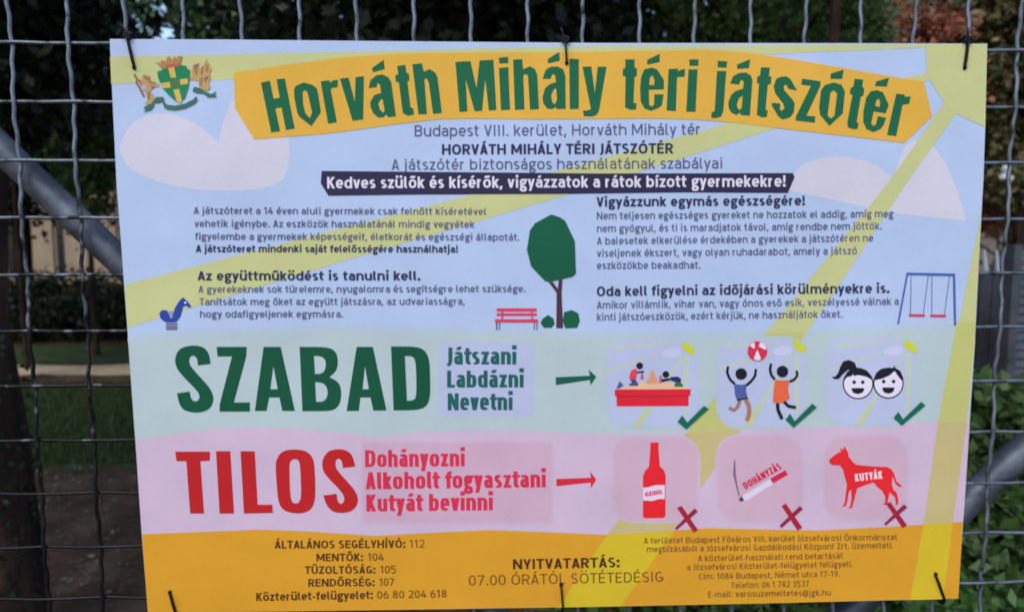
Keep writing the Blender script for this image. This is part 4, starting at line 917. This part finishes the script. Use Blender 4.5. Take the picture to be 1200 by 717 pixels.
# leafy plants at the right, close behind the fence
pl = [(1150, .9, .22, .30, L_bright, 'bright green leafy plant at the lower right corner of the sign', .045),
      (1215, .8, .24, .28, L_bright, 'bright green leafy plant at the bottom right edge beyond the mesh', .045),
      (1150, 1.6, .26, .50, L_mid, 'green ivy-like bush between the pipe brace and the grey gate', .05),
      (1230, 1.4, .3, .40, L_mid, 'dark green bush under the slanting pipe at the right edge', .05),
      (1080, 1.3, .35, .42, L_mid, 'green bush low behind the bottom right of the sign', .05),
      (960, 1.2, .4, .40, L_mid, 'green bush low behind the address lines of the sign', .05),
      (820, 1.3, .4, .36, L_mid, 'green bush low behind the bottom middle of the sign', .05)]
for i, (px, d, rr, hh, mt, lb, lf) in enumerate(pl):
    shrub((gx(px, d), d, 0), lb, (0, 0, hh), (rr, rr*.8, hh*.95), mt, 6500, lf, 80, .055, 60+i)

# ================================================================ BUILDINGS AND GATE
plaster, nt, b = newmat('tan_plaster', .9)
noise_color(nt, b, [(.3, (.30, .22, .14)), (.7, (.42, .32, .21))], 3, pos=True, detail=8)
dark_glass, nt, b = newmat('dark_window_glass', .1); b.inputs['Base Color'].default_value = (.02, .022, .025, 1)
roof_m, nt, b = newmat('brown_roof', .9); noise_color(nt, b, [(.3, (.05, .03, .02)), (.7, (.10, .06, .045))], 5, pos=True)
frame_m, nt, b = newmat('painted_frame', .6); b.inputs['Base Color'].default_value = (.30, .24, .18, 1)
def house(name, loc, label, w_, d_, h_, wins, door=None, wallmat=plaster):
    root = empty(name, loc, label, 'building')
    parts = []
    xs = sorted({-w_/2, w_/2} | {x for wn in wins for x in (wn[0], wn[1])}); zs = sorted({0, h_} | {z for wn in wins for z in (wn[2], wn[3])})
    for i in range(len(xs)-1):
        for j in range(len(zs)-1):
            cx_, cz2 = (xs[i]+xs[i+1])/2, (zs[j]+zs[j+1])/2
            if any(a < cx_ < b_ and c_ < cz2 < d2 for a, b_, c_, d2 in wins): continue
            parts.append(box(xs[i], xs[i+1], 0, .25, zs[j], zs[j+1]))
    parts.append(box(-w_/2, w_/2, .251, d_, 0, h_-.001))
    vs, fs = join(parts); link('wall', mesh('wall', vs, fs, wallmat), root)
    vs = [(-w_/2-.3, -.35, h_), (w_/2+.3, -.35, h_), (w_/2+.3, d_+.3, h_), (-w_/2-.3, d_+.3, h_), (-w_/2+.6, d_/2, h_+1.3), (w_/2-.6, d_/2, h_+1.3)]
    link('roof', mesh('roof', vs, [(0, 1, 5, 4), (1, 2, 5), (2, 3, 4, 5), (3, 0, 4), (3, 2, 1, 0)], roof_m), root)
    for a, b_, c_, d2 in wins:
        fr = [box(a+.002, a+.07, .06, .12, c_+.002, d2-.002), box(b_-.07, b_-.002, .06, .12, c_+.002, d2-.002), box(a+.07, b_-.07, .06, .12, c_+.002, c_+.07), box(a+.07, b_-.07, .06, .12, d2-.07, d2-.002)]
        vs, fs = join(fr); f = link('window', mesh('window', vs, fs, frame_m), root)
        vs, fs = box(a+.07, b_-.07, .08, .10, c_+.07, d2-.07); link('pane', mesh('pane', vs, fs, dark_glass), f)
    return root
house('pavilion', (gx(40, 19), 19, 0), 'tan plastered low building glimpsed under the trees left of the sign', 9, 5, 3.2, [(-3.6, -2.9, .4, 2.2), (-.62, .05, .1, 2.3), (.62, .95, .1, 2.3), (2.2, 3.0, .4, 2.2)])
HX, HY = gx(1345, 8.6), 8.6
wallst, nt, b = newmat('weathered_stone', .9); noise_color(nt, b, [(.3, (.15, .12, .085)), (.7, (.26, .21, .15))], 3, pos=True, detail=8)
hs = house('stone_building', (HX, HY, 0), 'cream stone building with a brick arch seen right of the sign through shrubs', 8, 6, 5.5, [(.9, 1.7, 1.2, 3.0), (2.5, 3.3, 1.2, 3.0)], wallmat=wallst)
# brick arch: voussoirs round a dark doorway
brick_m, nt, b = newmat('pale_arch_brick', .9); noise_color(nt, b, [(.3, (.12, .095, .07)), (.7, (.24, .20, .155))], 14, pos=True)
ac = onplane(1222, 338, HY); acx, acz = ac.x-HX, ac.z; r_in, r_out = .80, 1.24
nb = 17
def voussoir(a0, a1):
    g = .016; a0 += g; a1 -= g; vs = []
    for y in (-.07, -.003):
        for a, r_ in ((a0, r_in), (a1, r_in), (a1, r_out), (a0, r_out)): vs.append((math.cos(a)*r_, y, math.sin(a)*r_))
    return vs, [(0, 1, 2, 3), (7, 6, 5, 4), (0, 4, 5, 1), (1, 5, 6, 2), (2, 6, 7, 3), (3, 7, 4, 0)]
vm = mesh('brick', *voussoir(0, math.pi/nb), brick_m)
for k in range(nb):
    o = link('brick', vm, hs, (acx, 0, acz)); o.rotation_euler.y = -math.pi*k/nb
vs, fs = [], []
pts = [Vector((math.cos(a)*(r_in-.003), 0, math.sin(a)*(r_in-.003))) for a in lin(0, math.pi, 20)]
pts = [Vector((r_in-.003, 0, -acz+.01))]+pts+[Vector((-r_in+.003, 0, -acz+.01))]
door_m, nt, b = newmat('dark_door_paint', .5); noise_color(nt, b, [(.3, (.018, .018, .022)), (.7, (.04, .04, .048))], 8, pos=True)
v_, f_, m_, i_ = solid(pts, -.045, -.004, door_m, door_m)
link('door', mesh('door', v_, f_, m_, i_), hs, (acx, 0, acz))

# grey metal picket gate with pale spear tips
grey_m, nt, b = newmat('grey_metal_paint', .5, .2); noise_color(nt, b, [(.3, (.04, .043, .05)), (.7, (.085, .09, .105))], 6, pos=True)
tip_m, nt, b = newmat('lit_tip', .5); b.inputs['Base Color'].default_value = (.42, .44, .47, 1)  # light falling on the picket tips, put into their colour
GY = 2.9
g = empty('picket_gate', (gx(1150, GY), GY, 0), 'grey sheet metal picket gate with pale spear tips right of the sign', 'gate')
zt = onplane(1160, 318, GY).z
def picket():
    return box(-.028, .028, -.01, .01, .05, zt)
pm = mesh('picket', *picket(), grey_m)
def tipv():
    return [(-.011, -.008, zt), (.011, -.008, zt), (.013, .008, zt), (-.011, .008, zt), (-.018, -.003, zt+.10), (-.012, -.003, zt+.11), (-.012, .003, zt+.11), (-.018, .003, zt+.10)], [(3, 2, 1, 0), (4, 5, 6, 7), (0, 1, 5, 4), (1, 2, 6, 5), (2, 3, 7, 6), (3, 0, 4, 7)]
tm = mesh('tip', *tipv(), tip_m)
for k in range(-6, 14):
    o = link('picket', pm, g, (k*.062, 0, 0)); o2 = link('tip', tm, o); 
for z in (.3, zt-.22):
    vs, fs = box(-.42, .88, .012, .045, z, z+.05); link('gate_rail', mesh('gate_rail', vs, fs, grey_m), g)
# slatted grey metal shutter panel beside the gate
sh = empty('slatted_screen', (gx(1181, 2.5)+.45, 2.5, 0), 'dark grey slatted metal screen at the right edge behind the mesh', 'screen')
zt2 = onplane(1190, 292, 2.5).z
vs, fs = box(-.012, .012, -.02, .02, 0, .9)
ns = 34; hgt = zt2/ns
slv, slf = [(-.43, -.012, 0), (.43, -.012, 0), (.43, .0, hgt*.86), (-.43, .0, hgt*.86), (-.43, .006, 0), (.43, .006, 0), (.43, .012, hgt*.86), (-.43, .012, hgt*.86)], [(0, 1, 2, 3), (5, 4, 7, 6), (0, 4, 5, 1), (3, 2, 6, 7), (1, 5, 6, 2), (4, 0, 3, 7)]
sm_ = mesh('slat', slv, slf, grey_m)
for k in range(ns): link('slat', sm_, sh, (0, 0, k*hgt))
for x in (-.45, .45):
    vs, fs = box(x-.019, x+.019, -.03, .03, 0, zt2+.02); link('post', mesh('post', vs, fs, grey_m), sh)

# far wood closing the view (one mass nobody could count)
n = 42000
ang = rng.uniform(-1.25, 1.25, n); rr_ = rng.uniform(26, 31, n)
hh = 11+2.0*np.sin(ang*7)+1.2*np.sin(ang*17+1)
c = np.c_[np.sin(ang)*rr_, np.cos(ang)*rr_, rng.uniform(0, 1, n)**.8*hh]
gap = (np.abs(ang-math.atan2(gx(205, 20)-.5, 20.84)) < .024) & (c[:, 2] > 5.2)
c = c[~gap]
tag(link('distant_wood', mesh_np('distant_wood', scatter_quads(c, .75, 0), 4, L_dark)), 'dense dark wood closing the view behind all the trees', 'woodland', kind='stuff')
